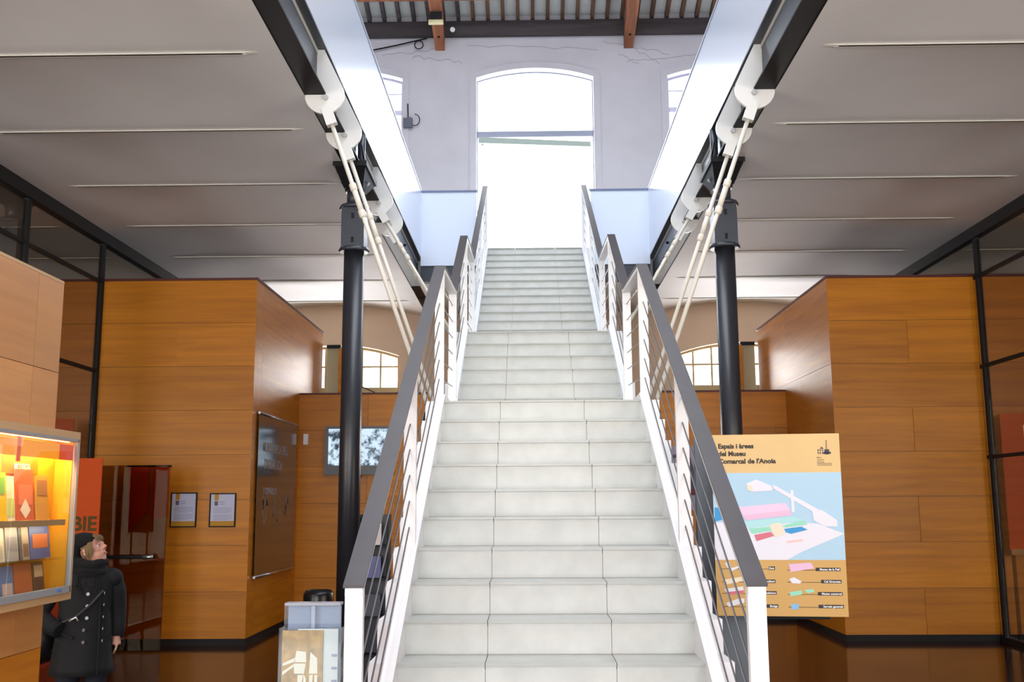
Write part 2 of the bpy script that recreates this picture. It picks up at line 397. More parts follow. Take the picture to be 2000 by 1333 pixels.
struct(bx('floor_upper_left', SLABM, None, -9.6, XB - 1.93, -6.6, YW, 5.60, 5.77))
struct(bx('floor_upper_right', SLABM, None, XB + 1.93, 9.8, -6.6, YW, 5.60, 5.77))
struct(bx('floor_upper_landing', SLABM, None, XB - 1.92, XB + 1.92, 16.36, YW, 5.3, 5.77))
ZB0, ZB1 = 5.225, 5.66
for s, side in ((-1, 'left'), (1, 'right')):
    X = lambda d: XB + s * (1.855 + d)        # d outwards from the fascia face
    t = thing('steel_beam', 'dark blue-black steel I-beam along the %s edge of the void' % side, 'beam', (X(.09), 6, ZB0))
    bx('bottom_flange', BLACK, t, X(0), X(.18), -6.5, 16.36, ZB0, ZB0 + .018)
    bx('top_flange', BLUEBLK, t, X(0), X(.18), -6.5, 16.36, ZB1 - .018, ZB1)
    bx('web', BLUEBLK, t, X(.083), X(.097), -6.5, 16.36, ZB0 + .018, ZB1 - .018)
    for y in (7.0, 10.42, 14.6):
        if y != 10.42: MB().tube([(X(.083), y, 5.46), (X(.05), y, 5.46)], .018, 8).build('bolt', BLACK, t)
    p = thing('balcony_panel', 'glossy white balcony side panel above the %s steel beam' % side, 'balcony panel', (X(.03), 6, ZB1))
    bx('panel', FASC, p, X(0), X(.05), -6.5, 16.1, ZB1, 6.76)
    bx('cap', mat('grey_cap', (170, 176, 190), .4), p, X(-.01), X(.07), -6.5, 16.1, 6.76, 6.785)
    q = thing('balcony_panel', 'white balcony end panel between stair top and %s side panel' % side, 'balcony panel', (XB + s * 1.4, 16.1, 5.5))
    xi = -.85 if s < 0 else 1.0
    bx('panel', FASC, q, xi, X(0) - s * .005, 16.1, 16.15, 5.50, 6.73)
    bx('cap', mat('slate_cap', (110, 122, 150), .4), q, xi + s * -.02, X(0) - s * .005, 16.08, 16.17, 6.73, 6.755)
b = MB(); b.box(XB - 1.85, XB + 1.85, 16.12, 16.14, 5.24, 5.50); b.box(XB - 1.85, XB + 1.85, 16.05, 16.2, 5.225, 5.24)
tag(b.build('cross_beam', BLUEBLK), 'dark steel cross beam closing the far end of the void under the white end panels', 'beam')

# ------------------------------------------------------------------ iron columns
def column(x, y, label, z1=ZB0):
    t = thing('iron_column', label, 'column', (x, y, 0))
    MB().tube([(x, y, 0), (x, y, .06)], .17, 24).build('base_plate', BLACK, t)
    MB().tube([(x, y, .06), (x, y, 4.36)], [.115, .105], 28).build('shaft', mat('dark_iron', (40, 41, 47), .36, spec=.6, bump=.04, bscale=30), t)
    c = MB(); c.box(x - .12, x + .12, y - .12, y + .12, 4.36, 4.80); sl = c.build('sleeve', BLUEBLK, t)
    for z in (4.33, 4.79):
        MB().tube([(x, y, z), (x, y, z + .015), (x, y, z + .045)], [.15, .165, .15], 20).build('collar', BLUEBLK, t)
    for z in (4.44, 4.70): bx('slot', BLACK, sl, x - .015, x + .015, y - .124, y - .119, z - .03, z + .03)
    MB().tube([(x, y, 4.83), (x, y, 5.02)], .085, 20).build('neck', BLUEBLK, t)
    c = MB(); c.tube([(x, y, 4.98), (x, y, 5.06), (x, y, 5.09), (x, y, 5.12)], [.10, .125, .155, .11], 20)
    c.build('capital_ring', BLUEBLK, t)
    c = MB(); k = []
    for hx, hy, z in ((.10, .12, 5.00), (.16, .34, z1 - .06), (.175, .36, z1 - .06), (.175, .36, z1 - .004)):
        k.append([(x - hx, y - hy, z), (x + hx, y - hy, z), (x + hx, y + hy, z), (x - hx, y + hy, z)])
    c.loft(k); c.sm = [False] * len(c.sm)
    c.build('flared_capital', BLACK, t)
    return t
cl = column(XB - 1.945, 10.5, 'black iron column left of the staircase'); cr = column(XB + 1.955, 10.5, 'black iron column right of the staircase, behind the map board')
for s, c in ((-1, cl), (1, cr)):
    xx = XB + s * 1.945
    MB().tube([(xx - s * .06, 10.5, ZB0 + .018), (xx - s * .06, 10.5, ZB1 - .018)], .04, 14).build('upper_pipe', BLUEBLK, c)
    xg = xx - s * .10
    MB().prism([(xg, 10.28, 5.44), (xg, 10.30, 5.44), (xg, 10.95, ZB0), (xg, 10.95, ZB0 - .06), (xg, 10.85, ZB0 - .06)], (s * .012, 0, 0)).build('gusset', BLACK, c)
column(-5.72, 10.9, 'dark iron column behind the left glass partition', 5.2)
column(5.98, 8.6, 'dark iron column behind the right glass partition', 5.2) if False else None

# ------------------------------------------------------------------ hangers: rounded white plates with tie rods
WHP = mat('white_hanger_plate', (224, 224, 222), .42)
names = {0: 'nearest', 1: 'second', 2: 'third', 3: 'farthest'}
for s, side in ((-1, 'left'), (1, 'right')):
    for i, y in enumerate((8.46, 9.38, 11.62, 12.56)):
        t = thing('tie_rod_hanger', '%s white rounded hanger plate with tie rod on the %s beam' % (names[i], side), 'hanger', (XB + s * 1.86, y, 3.0))
        X = lambda d: XB + s * (1.855 + d)     # d>0 outwards
        zc = ZB0 + .0
        pts = [(X(.083), y, ZB1 - .02), (X(.02), y, ZB1 - .02)]
        cxo = .01; r = .172
        for k in range(0, 17):
            an = math.radians(22 - (202) * k / 16)
            pts.append((X(cxo - r * math.cos(an)), y, zc + r * math.sin(an)))
        pts += [(X(cxo + r), y, zc + .0), (X(.083), y, zc + .02)]
        MB().prism(pts, (0, -.03, 0)).build('plate', WHP, t)
        MB().tube([(X(.0), y - .03, zc - .03), (X(.0), y - .055, zc - .03)], .024, 12).build('bolt', mat('grey_bolt', (176, 176, 178), .4), t)
        top = Vector((X(.0), y - .01, zc - .10)); bot = Vector((XC + s * .93, y, (2.47 if i < 2 else 3.54)))
        d = (bot - top).normalized()
        u = Vector((0, 1, 0)); n_ = d.cross(u)
        c = MB(); P0 = top + d * .02; a = .045; e = .035
        k = []
        for q in (P0, P0 + d * .16):
            k += [q + n_ * a + u * e, q + n_ * a - u * e, q - n_ * a - u * e, q - n_ * a + u * e]
        c.v += [tuple(v) for v in k]
        for f in ((0, 1, 2, 3), (7, 6, 5, 4), (0, 4, 5, 1), (1, 5, 6, 2), (2, 6, 7, 3), (3, 7, 4, 0)): c.face(f)
        c.build('clevis', WHP, t)
        MB().tube([P0 + d * .15, bot], .019, 12).build('rod', CREAMS, t)
        L_ = (bot - P0).length
        for fr in (.27, .36):
            q = P0 + d * (L_ * fr); MB().tube([q - d * .035, q - d * .025, q + d * .025, q + d * .035], [.024, .032, .032, .024], 8).build('nut', CREAMS, t)
        MB().tube([P0 + d * L_ * .27, P0 + d * L_ * .36], .024, 12).build('turnbuckle', CREAMS, t)

# ------------------------------------------------------------------ staircase
R_, G_ = .173, .294
def zk(k): return H - .773 + (k - 5) * R_
NY = {}
for k in range(1, 15): NY[k] = 4.021 + (k - 1) * G_
for k in range(15, 21): NY[k] = 9.336 + (k - 15) * G_
for k in range(21, 34): NY[k] = 12.40 + (k - 21) * .304
HW, HO = .752, .90
st = thing('staircase', 'long pale stone staircase rising in three flights to the bright upper floor', 'staircase', (XC, 4.0, 0))
# concrete body under the slabs
prof_top = []
for k in range(1, 34):
    zl = zk(k - 1) if k > 1 else 0
    prof_top += [(NY[k] + .02, zl), (NY[k] + .02, zk(k))]
prof_top += [(16.5, zk(33))]
prof_bot = [(16.5, zk(33) - .35), (12.9, zk(20) - .28 + .1), (12.4, zk(20) - .28), (10.9, zk(20) - .28), (9.8, zk(14) - .1), (9.4, zk(14) - .28), (8.0, zk(14) - .28), (4.6, 0)]
def body(name, x0, x1, dz, m):
    b = MB(); pts = [(x0, y, max(0, z - dz)) for y, z in prof_top] + [(x0, y, z) for y, z in prof_bot]
    # column-wise strips so that no huge concave n-gon is made
    import bisect
    ks = sorted(NY)
    def zb(y):
        P = [(y_, z_) for y_, z_ in reversed(prof_bot)]
        if y <= P[0][0]: return 0
        for (a, za), (c, zc) in zip(P[:-1], P[1:]):
            if a <= y <= c: return za + (zc - za) * (y - a) / (c - a)
        return P[-1][1]
    for i, k in enumerate(ks):
        y0 = NY[k] + .02; y1 = NY[ks[i + 1]] + .02 if i + 1 < len(ks) else 16.5
        zt = zk(k) - dz
        b.prism([(x0, y0, zb(y0)), (x0, y1, zb(y1)), (x0, y1, zt), (x0, y0, zt)], (x1 - x0, 0, 0))
    return b.build(name, m, st)
body('core', XC - HW, XC + HW, .032, mat('grout', (168, 167, 161), .9))
for s in (-1, 1): body('stepped_side', XC + s * HW, XC + s * HO, 0, WHITE)
XJ = [XC - HW, XC - HW + .43, XC + HW - .43, XC + HW]
ks = sorted(NY)
for i, k in enumerate(ks):
    y0 = NY[k]; y1 = NY[ks[i + 1]] if i + 1 < len(ks) else 16.5
    zb = (zk(k - 1) if k > 1 else 0)
    for j in range(3):
        g = .0018; a, c = XJ[j] + (g if j else 0), XJ[j + 1] - (g if j < 2 else 0)
        bx('riser_slab', STONE, st, a, c, y0 + .014, y0 + .032, zb + .001, zk(k) - .0145)
        bx('tread_slab', STONES, st, a, c, y0 - .004, y1 + .013, zk(k) - .014, zk(k))
def nose(y):
    """smooth nosing line along flights and landings (z)"""
    if y < 7.85: return zk(14) + (y - NY[14]) * R_ / G_
    if y < 9.2: return zk(14) + .13 * (y - 7.85) / 1.35
    if y < 10.85: return zk(20) + (y - NY[20]) * R_ / G_
    if y < 12.25: return zk(20) + .19 * (y - 10.85) / 1.4
    return zk(33) + (y - NY[33]) * R_ / .304
segs = [(4.10, 7.90, 'f'), (7.90, 9.28, 'l'), (9.28, 10.83, 'f'), (10.83, 12.30, 'l'), (12.30, 16.12, 'f')]
for s, side in ((-1, 'left'), (1, 'right')):
    t = thing('stair_railing', 'white post and cable railing with dark handrail on the %s side of the stairs' % side, 'railing', (XC + s * .8, 4.1, 0))
    xm = XC + s * .80; hw = .038
    kn = [(4.20, nose(4.20)), (7.93, nose(7.84) + .03), (9.27, nose(9.22) + .01), (10.84, zk(20) + .01), (12.30, nose(12.25) + .02), (16.1, zk(33))]
    posts = [4.20, 6.05, 7.93, 9.27, 10.84, 12.30, 14.2, 16.1]
    def rail(y):
        for (a, za), (c, zc) in zip(kn[:-1], kn[1:]):
            if y <= c + 1e-6: return za + (zc - za) * (y - a) / (c - a) + 1.06
        return kn[-1][1] + 1.06
    for y in posts:
        z0 = max(0, nose(min(y, 16.05)) - .15)
        if y == 4.20: z0 = 0.0
        bx('post', WHITEM, t, xm - hw + .002, xm + hw - .002, y - .02, y + .02, z0, rail(y) - .03)
    for (a, za), (c, zc) in zip(kn[:-1], kn[1:]):
        za += 1.06; zc += 1.06; a2 = a - (.03 if a == 4.20 else 0); 
        sl = (zc - za) / (c - a); za2 = za - sl * (a - a2)
        MB().prism([(xm - .035, a2, za2 - .045), (xm - .035, c, zc - .045), (xm - .035, c, zc - .012), (xm - .035, a2, za2 - .012)], (.07, 0, 0)).build('rail_bar', WHITEM, t)
        MB().prism([(xm - .042, a2 - .005, za2 - .012), (xm - .042, c, zc - .012), (xm - .042, c, zc), (xm - .042, a2 - .005, za2)], (.084, 0, 0)).build('handrail', BRONZE, t)
    for (a, za), (c, zc) in zip(kn[:-1], kn[1:]):
        for q in range(6):
            dz = 1.06 - .15 * (q + 1)
            MB().tube([(xm - s * .0, a - (.0), za + dz), (xm, c, zc + dz)], .0045, 6).build('cable', CABLE, t)
    # sloping plate that carries the posts
    for (y0, y1, k_) in segs:
        if k_ == 'f':
            za, zc = nose(y0 + .001) + .0, nose(y1 - .001)
            if y0 > 9 and y0 < 10: za = zk(15) + (y0 - NY[15]) * R_ / G_; zc = za + (y1 - y0) * R_ / G_
        else: za = zc = (zk(14) if y0 < 9 else zk(20))
        MB().prism([(XC + s * HW, y0, za - .12), (XC + s * HW, y1, zc - .12), (XC + s * HW, y1, zc + .055), (XC + s * HW, y0, za + .055)], (s * .06, 0, 0)).build('base_plate', WHITE, t)
# landing brackets where the tie rods arrive
for s, side in ((-1, 'left'), (1, 'right')):
    for i, (y, z) in enumerate(((8.46, 2.47), (9.38, 2.47), (11.62, 3.54), (12.56, 3.56))):
        bx('hanger_bracket', BLACK, st, XC + s * .86, XC + s * .98, y - .04, y + .04, z - .1, z - .02)

# ------------------------------------------------------------------ plywood rooms with picked-out panels
def panel_face(t, axis, const, sgn, u0, u1, z0, rows, rh, joints, m):
    """axis 'x': panels run along X, face at y=const looking sgn*Y; axis 'y': along Y, face at x=const"""
    g = .004; th = .018
    for r in range(rows):
        za, zb = z0 + r * rh + g / 2, z0 + (r + 1) * rh - g / 2
        us = [u0] + [j for j in joints(r) if u0 < j < u1] + [u1]
        for a, c in zip(us[:-1], us[1:]):
            e = random.uniform(0, .003)
            if axis == 'x': bx('wood_panel', m, t, a + g / 2, c - g / 2, const, const + sgn * (th + e), za, zb)
            else: bx('wood_panel', m, t, const, const + sgn * (th + e), a + g / 2, c - g / 2, za, zb)
RH = 4.5 / 8
def room(side, xin, xout, yf, yb, joint, label):
    s = -1 if side == 'left' else 1
    t = thing('plywood_room', label, 'room', ((xin + xout) / 2, (yf + yb) / 2, 0))
    z0 = .08; z1 = z0 + 4.5
    bx('core', SHADOW, t, xin + s * .02, xout, yf + .02, yb, 0, z1)
    panel_face(t, 'x', yf + .02, -1, min(xin, xout), max(xin, xout), z0, 8, RH, lambda r: [joint, joint + 2.1 * s] if r % 2 == 0 else [joint + s * 2.0], WOOD)
    panel_face(t, 'y', xin + s * .02, -s, yf, yb, z0, *((1, 4.5) if side == 'left' else (4, RH * 2)), (lambda r: [yf + .36, yf + 2.16]) if side == 'left' else (lambda r: [yf + 2.3] if r % 2 else [yf + 1.5]), WOOD)
    bx('top_trim', DRED, t, xin - s * .01, xout, yf - .01, yb, z1, z1 + .03)
    bx('plinth', BLACK, t, xin + s * .01, xout, yf + .004, yb, 0, z0)
    return t
room('left', -3.52, -7.4, 12.9, 17.15, -4.53, 'tall plywood clad room on the left, two framed sheets on its front')
room('right', 3.86, 7.6, 13.1, 17.25, 4.86, 'tall plywood clad room on the right behind the glass partition')
def partition(side, x0, x1, label):
    t = thing('wood_partition', label, 'partition', ((x0 + x1) / 2, 15.6, 0))
    z0, z1 = .08, 3.36
    bx('core', SHADOW, t, x0, x1, 15.52, 15.60, 0, z1)
    panel_face(t, 'x', 15.52, -1, x0, x1, z0, 6, 3.28 / 6, lambda r: [x0 + (x1 - x0) * (.52 if r % 2 else .9)], WOOD)
    bx('top_trim', DRED, t, x0, x1, 15.49, 15.61, z1, z1 + .025)
    bx('plinth', BLACK, t, x0, x1, 15.515, 15.6, 0, z0)
partition('left', -3.525, -1.50, 'low plywood partition carrying the television left of the stairs')
partition('right', 1.95, 3.868, 'low plywood partition behind the right column, with a lilac poster')
for s, x0, x1, lab in ((-1, -3.50, -3.26, 'left'), (1, 3.60, 3.84, 'right')):
    t = thing('screen_panel', 'narrow grey-green upright panel beside the far end of the %s plywood room' % lab, 'panel', ((x0 + x1) / 2, 17.4, 0))
    bx('board', mat('grey_green_board', (168, 158, 128), .6), t, x0, x1, 17.4, 17.44, 0, 4.36)
    xe = x1 if s < 0 else x0
    bx('edge_post', WOOD, t, xe - .03, xe + .03, 17.37, 17.46, 0, 4.36)
    bx('head_rail', BLACK, t, x0, x1, 17.37, 17.46, 4.36, 4.42)
for x, s, lab in ((-2.62, 1, 'left'), (3.12, -1, 'right')):
    t = thing('stay_bracket', 'thin dark stay bracket on top of the %s partition, before the window' % lab, 'bracket', (x, 15.56, 3.385))
    MB().tube([(x, 15.56, 3.385), (x, 15.56, 3.50)], .012, 6).build('post', BLACK, t)
    MB().tube([(x, 15.56, 3.50), (x + s * .24, 15.56, 3.392)], .008, 6).build('stay', BLACK, t)

# ------------------------------------------------------------------ glass partitions
def glazing(side, X, y0, y1, mull):
    s = -1 if side == 'left' else 1
    t = thing('glass_partition', 'black framed glass partition with tall panes along the %s side' % side, 'glass partition', (X, (y0 + y1) / 2, 0))
    bx('head_beam', BLACK, t, X - .05, X + .06, y0, y1, 5.06, 5.21)
    bx('sill', BLACK, t, X - .03, X + .03, y0, y1, 0, .06)
    ys = [y0] + mull + [y1]
    for y in mull + [y1]: bx('mullion', BLACK, t, X - .03, X + .03, y - .035, y + .035, .06, 5.06)
    zs = [.06, 2.25, 3.40, 4.56, 5.06]
    for a, c in zip(ys[:-1], ys[1:]):
        for zz in zs[1:-1]: bx('transom', BLACK, t, X - .02, X + .02, a, c, zz - .022, zz + .022)
        for z0, z1 in zip(zs[:-1], zs[1:]):
            if a > 12.8 and z1 < 4.7: continue
            bx('pane', GLD, t, X - .004, X + .004, a + .036, c - .036, z0 + .023, z1 - .023)
    return t
glazing('left', -5.54, -6.5, 17.0, [-3.0, 1.0, 3.0, 5.0, 7.0, 8.90, 10.84, 12.86])
glazing('right', 5.77, -6.5, 17.0, [-3.0, 1.0, 3.0, 5.0, 7.0, 8.90, 10.9, 12.98])

# open glass door before the left room
t = thing('glass_door', 'open dark glass door with black push bar in front of the left plywood room', 'door', (-4.75, 12.35, 0))
GLDOOR = glass('dark_door_glass', (.60, .46, .30), gloss=.01, fr=.03)
bx('pane', GLDOOR, t, -5.36, -4.36, 12.34, 12.344, .02, 2.18)
MB().tube([(-5.05, 12.28, 1.10), (-4.47, 12.28, 1.10)], .022, 10).build('push_bar', BLACK, t)
MB().tube([(-4.60, 12.28, 1.10), (-4.47, 12.28, 1.10)], .026, 10).build('bar_end', CHROME, t, 'chrome end of the push bar')
for x in (-5.0, -4.52): MB().tube([(x, 12.34, 1.10), (x, 12.28, 1.10)], .012, 8).build('bar_bracket', BLACK, t)
bx('hinge', BLACK, t, -5.40, -5.36, 12.32, 12.37, .02, 2.18)
def banner(x0, x1, y, z0, z1, cut, label):  # orange strips modelled in place of reflections in the glass door
    n = 8; b = MB(); fr = []; 
    pts = [(x0, z1), (x1, z1), (x1, z0 + cut), (x0, z0)]
    b.smooth = False
    b.prism([(px, y, pz) for px, pz in pts], (0, .01, 0))
    t = thing('orange_banner', label, 'banner', ((x0 + x1) / 2, y, z0))
    b.build('cloth', ORANGE, t); MB().tube([(x0 - .02, y + .006, z1), (x1 + .02, y + .006, z1)], .012, 8).build('rod', BLACK, t)
    return t
banner(-5.05, -4.79, 12.865, 1.33, 2.19, .30, 'orange ribbon banner with slanted end standing in for a reflection in the glass door, left one')
banner(-4.74, -4.54, 12.865, 1.52, 2.19, .04, 'narrower orange ribbon banner standing in for a reflection in the glass door, right one')
t = thing('orange_banner', 'upright orange board with olive letters, beside the display case and above the black hat', 'sign', (-4.98, 11.5, 0))
bx('board', mat('deep_orange_board', (226, 84, 4), .7), t, -5.14, -4.82, 11.5, 11.52, 1.36, 2.23)
for x in (-5.1, -4.9): bx('leg', BLACK, t, x, x + .02, 11.505, 11.52, 0, 1.36)
text('BIE', .22, mat('olive_ink', (96, 74, 14), .7), t, (-5.13, 11.497, 1.43), (1, 0, 0), (0, 0, 1), bold=.006)
tag(bx('orange_board', ORANGE, None, -5.86, -5.62, 12.5, 12.52, 0, 2.76), 'dim orange board hanging behind the left glass partition', 'sign')
# red-orange panel behind the right glazing
t = thing('orange_screen', 'large red-orange panel behind the right glass partition', 'panel', (6.3, 12.6, 1.1))
MB().prism([(5.86, 12.9, 1.12), (6.6, 12.9, 1.12), (6.6, 12.9, 2.80), (5.86, 12.9, 2.78)], (0, .02, 0)).build('board', ORANGE, t)
bx('foot_rail', CASEWOOD, t, 5.86, 6.6, 12.86, 12.94, 1.05, 1.12)
for x in (5.88, 6.5): bx('leg', BLACK, t, x, x + .03, 12.88, 12.92, 0, 1.05)
tag(MB().box(-6.9, -6.85, 9.5, 13.5, 4.98, 5.04).build('tube_light', mat('dim_tube', (150, 146, 140), .5)), 'long pale ceiling light fitting behind the left glass partition', 'lamp')

# ------------------------------------------------------------------ things on the room walls
t = thing('wall_poster', 'tall dark brown poster with pale lettering on the side of the left plywood room', 'poster', (-3.48, 14.1, .8))
PX = -3.488
bx('sheet', mat('dark_brown_print', (48, 32, 26), .16, coat=.6), t, PX - .006, PX, 13.10, 15.22, .82, 2.87)
for z in (.80, 2.875): MB().tube([(PX + .004, 13.08, z), (PX + .004, 15.24, z)], .018, 8).build('rail', CHROME, t)
LET = mat('pale_lettering', (150, 140, 138), .6)
for i, (bd, sz, z) in enumerate((('MUSEU DE LA PELL', .165, 2.40), ('D\'IGUALADA', .165, 2.18), ('I COMARCAL', .12, 1.84))):
    text(bd, sz, LET, t, (PX + .001, 13.32 + (.1 if i else 0), z), (0, 1, 0), (0, 0, 1), bold=.007)
for k, (y, wd, z, hh) in enumerate(((13.30, .35, 1.42, .42), (13.85, .4, 1.40, .45), (14.45, .3, 1.48, .36))):
    b = MB(); random.seed(k)
    for q in range(9):
        yy = y + random.random() * wd; zz = z + random.random() * hh * .7; b.box(PX, PX + .002, yy, yy + .06, zz, zz + random.uniform(.05, .18))
    b.build('photo_print', mat('photo_print_tone', (128, 112, 96), .5), t)
def framed(x0, x1, z0, z1, y, label, dark):
    t = thing('framed_sheet', label, 'framed sheet', ((x0 + x1) / 2, y, z0)); w_ = .014
    b = MB(); b.box(x0, x1, y - .02, y, z0, z0 + w_); b.box(x0, x1, y - .02, y, z1 - w_, z1); b.box(x0, x0 + w_, y - .02, y, z0 + w_, z1 - w_); b.box(x1 - w_, x1, y - .02, y, z0 + w_, z1 - w_)
    b.build('frame', BLACK, t)
    bx('paper', mat('lilac_paper', (206, 206, 232), .6), t, x0 + w_, x1 - w_, y - .008, y, z0 + w_, z1 - w_)
    m = MB(); m.box(x0 + w_, x1 - w_, y - .0095, y - .008, z0 + w_, z0 + .075); m.box(x0 + .06, x0 + .11, y - .0095, y - .008, z1 - .09, z1 - w_)
    m.build('ochre_band', mat('ochre_print', (196, 142, 30), .6), t, 'ochre band and tab')
    bx('portrait', mat('dark_print', (50, 36, 64) if dark else (110, 96, 120), .6), t, x0 + .06, x0 + .105, y - .0095, y - .008, z1 - .155, z1 - .10)
    l_ = MB()
    for z in (z1 - .115, z1 - .14): l_.box(x0 + .125, x0 + .19, y - .0095, y - .008, z, z + .008)
    for q in range(13):
        if q == 6: continue
        z = z1 - .18 - q * .0125; l_.box(x0 + .05, x1 - .05 - (.05 if q in (5, 12) else 0), y - .0095, y - .008, z - .004, z)
    l_.build('printed_lines', mat('grey_print', (150, 150, 176), .6), t)
framed(-4.51, -4.18, 1.43, 1.86, 12.90, 'black framed white sheet with ochre foot on the left room, nearer the glass door', False)
framed(-4.02, -3.69, 1.43, 1.85, 12.90, 'black framed white sheet with dark portrait, nearer the left room corner', True)

# television
t = thing('television', 'grey flat television with a grainy bluish picture on the left partition', 'television', (-2.58, 15.5, 2.14))
GREY = mat('grey_bezel', (96, 96, 98), .4)
b = MB(); b.box(-3.10, -2.06, 15.42, 15.49, 2.14, 2.28); b.box(-3.10, -2.06, 15.42, 15.49, 2.83, 2.87); b.box(-3.10, -3.05, 15.42, 15.49, 2.28, 2.83); b.box(-2.11, -2.06, 15.42, 15.49, 2.28, 2.83); b.box(-3.08, -2.08, 15.45, 15.5, 2.15, 2.86)
b.build('casing', GREY, t)
m = bpy.data.materials.new('screen_picture'); m.use_nodes = True; nt = m.node_tree; N = nt.nodes; L = nt.links
pb = N['Principled BSDF']; tc = N.new('ShaderNodeTexCoord'); nz = N.new('ShaderNodeTexNoise'); nz.inputs['Scale'].default_value = 9; nz.inputs['Detail'].default_value = 8; nz.inputs['Roughness'].default_value = .7
rp = N.new('ShaderNodeValToRGB'); rp.color_ramp.elements[0].position = .40; rp.color_ramp.elements[0].color = (.02, .035, .06, 1); rp.color_ramp.elements[1].position = .53; rp.color_ramp.elements[1].color = (.62, .80, .98, 1)
L.new(tc.outputs['Object'], nz.inputs['Vector']); L.new(nz.outputs['Fac'], rp.inputs['Fac']); L.new(rp.outputs['Color'], pb.inputs['Emission Color']); pb.inputs['Emission Strength'].default_value = 1.1
pb.inputs['Base Color'].default_value = (.02, .02, .02, 1)
bx('screen', m, t, -3.05, -2.11, 15.43, 15.45, 2.28, 2.83)
MB().tube([(-2.58, 15.45, 2.14), (-2.58, 15.45, 2.10)], .03, 10).build('sensor', BLACK, t)
tag(bx('thermostat', mat('white_plastic', (232, 232, 236), .4), None, -3.44, -3.37, 15.47, 15.50, 2.60, 2.76), 'small white wall box at the corner left of the television', 'wall box')
t = thing('lilac_poster', 'lilac poster with a dark curved outline on the right partition, behind the railing', 'poster', (2.2, 15.5, 1.6))
bx('sheet', mat('lilac_print', (158, 152, 176), .5), t, 1.98, 2.46, 15.475, 15.50, 1.60, 2.54)
b = MB(); b.tube([(2.05, 15.47, 2.36), (2.22, 15.47, 2.42), (2.36, 15.47, 2.38), (2.41, 15.47, 2.2), (2.41, 15.47, 1.9)], .022, 6); b.build('outline', mat('grey_ink', (88, 84, 96), .6), t)
MB().ball((2.41, 15.47, 1.86), (.04, .01, .05)).build('red_spot', mat('wine_ink', (120, 50, 60), .6), t)

# ------------------------------------------------------------------ map board right of the stairs
ang = math.radians(-7)
BX = Vector((math.cos(ang), math.sin(ang), 0)); BN = Vector((math.sin(ang), -math.cos(ang), 0))   # BN looks at the camera
BO = Vector((1.165, 6.66, 1.0)); BW, BH = .80, 1.135
t = thing('map_board', 'ochre board with the building map in blue, right of the staircase', 'information board', (1.55, 6.62, 0))
def bpt(px, py, d=0):
    """photo-plan of the print: px 1394..1640, py 1205..853 are the board's own left..right and bottom..top"""
    return BO + BX * ((px - 1394) / 246 * BW) + Vector((0, 0, (1204 - py) / 352 * BH)) + BN * d
def bpoly(name, m, pts, d, label=None):
    b = MB(); b.prism([bpt(x, y, d) for x, y in pts], BN * .0008); return b.build(name, m, t, label)
b = MB(); b.prism([bpt(1394, 853), bpt(1640, 853), bpt(1640, 1205), bpt(1394, 1205)], BN * -.02); b.build('board', mat('ochre_board', (226, 190, 128), .5, var=.05, vscale=3), t)
bpoly('lower_print', mat('ochre_print_lower', (208, 164, 92), .5), [(1394, 1098), (1640, 1098), (1640, 1205), (1394, 1205)], .0002)
bpoly('map_ground', mat('pale_blue_print', (176, 212, 236), .5), [(1394, 929), (1640, 929), (1640, 1098), (1394, 1098)], .0004)
WP = mat('white_print', (232, 232, 244), .5); PK = mat('pink_print', (232, 190, 222), .5); GN = mat('green_print', (150, 222, 196), .5); BL = mat('blue_print', (40, 150, 216), .5); RD = mat('rose_print', (212, 110, 128), .5); CY = mat('light_cyan_print', (176, 226, 232), .5); CR = mat('cream_print', (238, 226, 204), .5); PK2 = mat('light_pink_print', (240, 206, 234), .5)
bpoly('map_plaza', WP, [(1394, 1026), (1450, 1024), (1590, 1028), (1640, 1048), (1560, 1082), (1530, 1098), (1394, 1098)], .0012)
bpoly('map_block', BL, [(1396, 996), (1420, 1000), (1420, 1018), (1396, 1024)], .0022); bpoly('map_block', mat('mid_blue_print', (120, 196, 236), .5), [(1420, 1000), (1440, 1004), (1440, 1024), (1420, 1020)], .0022)
bpoly('map_pavilion', WP, [(1459, 950), (1478, 942), (1510, 956), (1508, 964), (1470, 966)], .0022); bpoly('map_pavilion', CR, [(1459, 950), (1470, 955), (1471, 966), (1461, 962)], .003)
bpoly('map_walkway', WP, [(1506, 957), (1512, 953), (1592, 1000), (1610, 1010), (1604, 1016), (1584, 1006)], .0022)
bpoly('map_chimney', WP, [(1543, 963), (1548, 963), (1549, 1006), (1543, 1006)], .0030)
bpoly('map_block', WP, [(1582, 1004), (1600, 1002), (1628, 1022), (1628, 1034), (1604, 1034), (1584, 1022)], .0030)
bpoly('map_roof', PK2, [(1440, 996), (1532, 988), (1540, 1002), (1450, 1012)], .0022); bpoly('map_roof', PK, [(1450, 1012), (1540, 1002), (1544, 1012), (1456, 1022)], .0026)
bpoly('map_roof', CY, [(1450, 1024), (1546, 1014), (1566, 1022), (1460, 1038)], .0028); bpoly('map_roof', GN, [(1460, 1038), (1500, 1034), (1504, 1042), (1466, 1048)], .0030); bpoly('map_roof', GN, [(1524, 1032), (1566, 1022), (1572, 1030), (1530, 1036)], .0032)
bpoly('map_roof', RD, [(1470, 1050), (1502, 1044), (1508, 1052), (1474, 1062)], .0030); bpoly('map_roof', BL, [(1516, 1040), (1560, 1034), (1572, 1040), (1540, 1048)], .0032)
bpoly('map_gate', CR, [(1500, 1030), (1520, 1026), (1530, 1044), (1512, 1056), (1504, 1044)], .0036)
bpoly('map_route', mat('faint_red_print', (240, 200, 200), .5), [(1530, 1062), (1562, 1058), (1562, 1062), (1532, 1066)], .0022)
INK = mat('brown_black_ink', (52, 42, 34), .6); TWH = mat('white_ink', (240, 240, 240), .6)
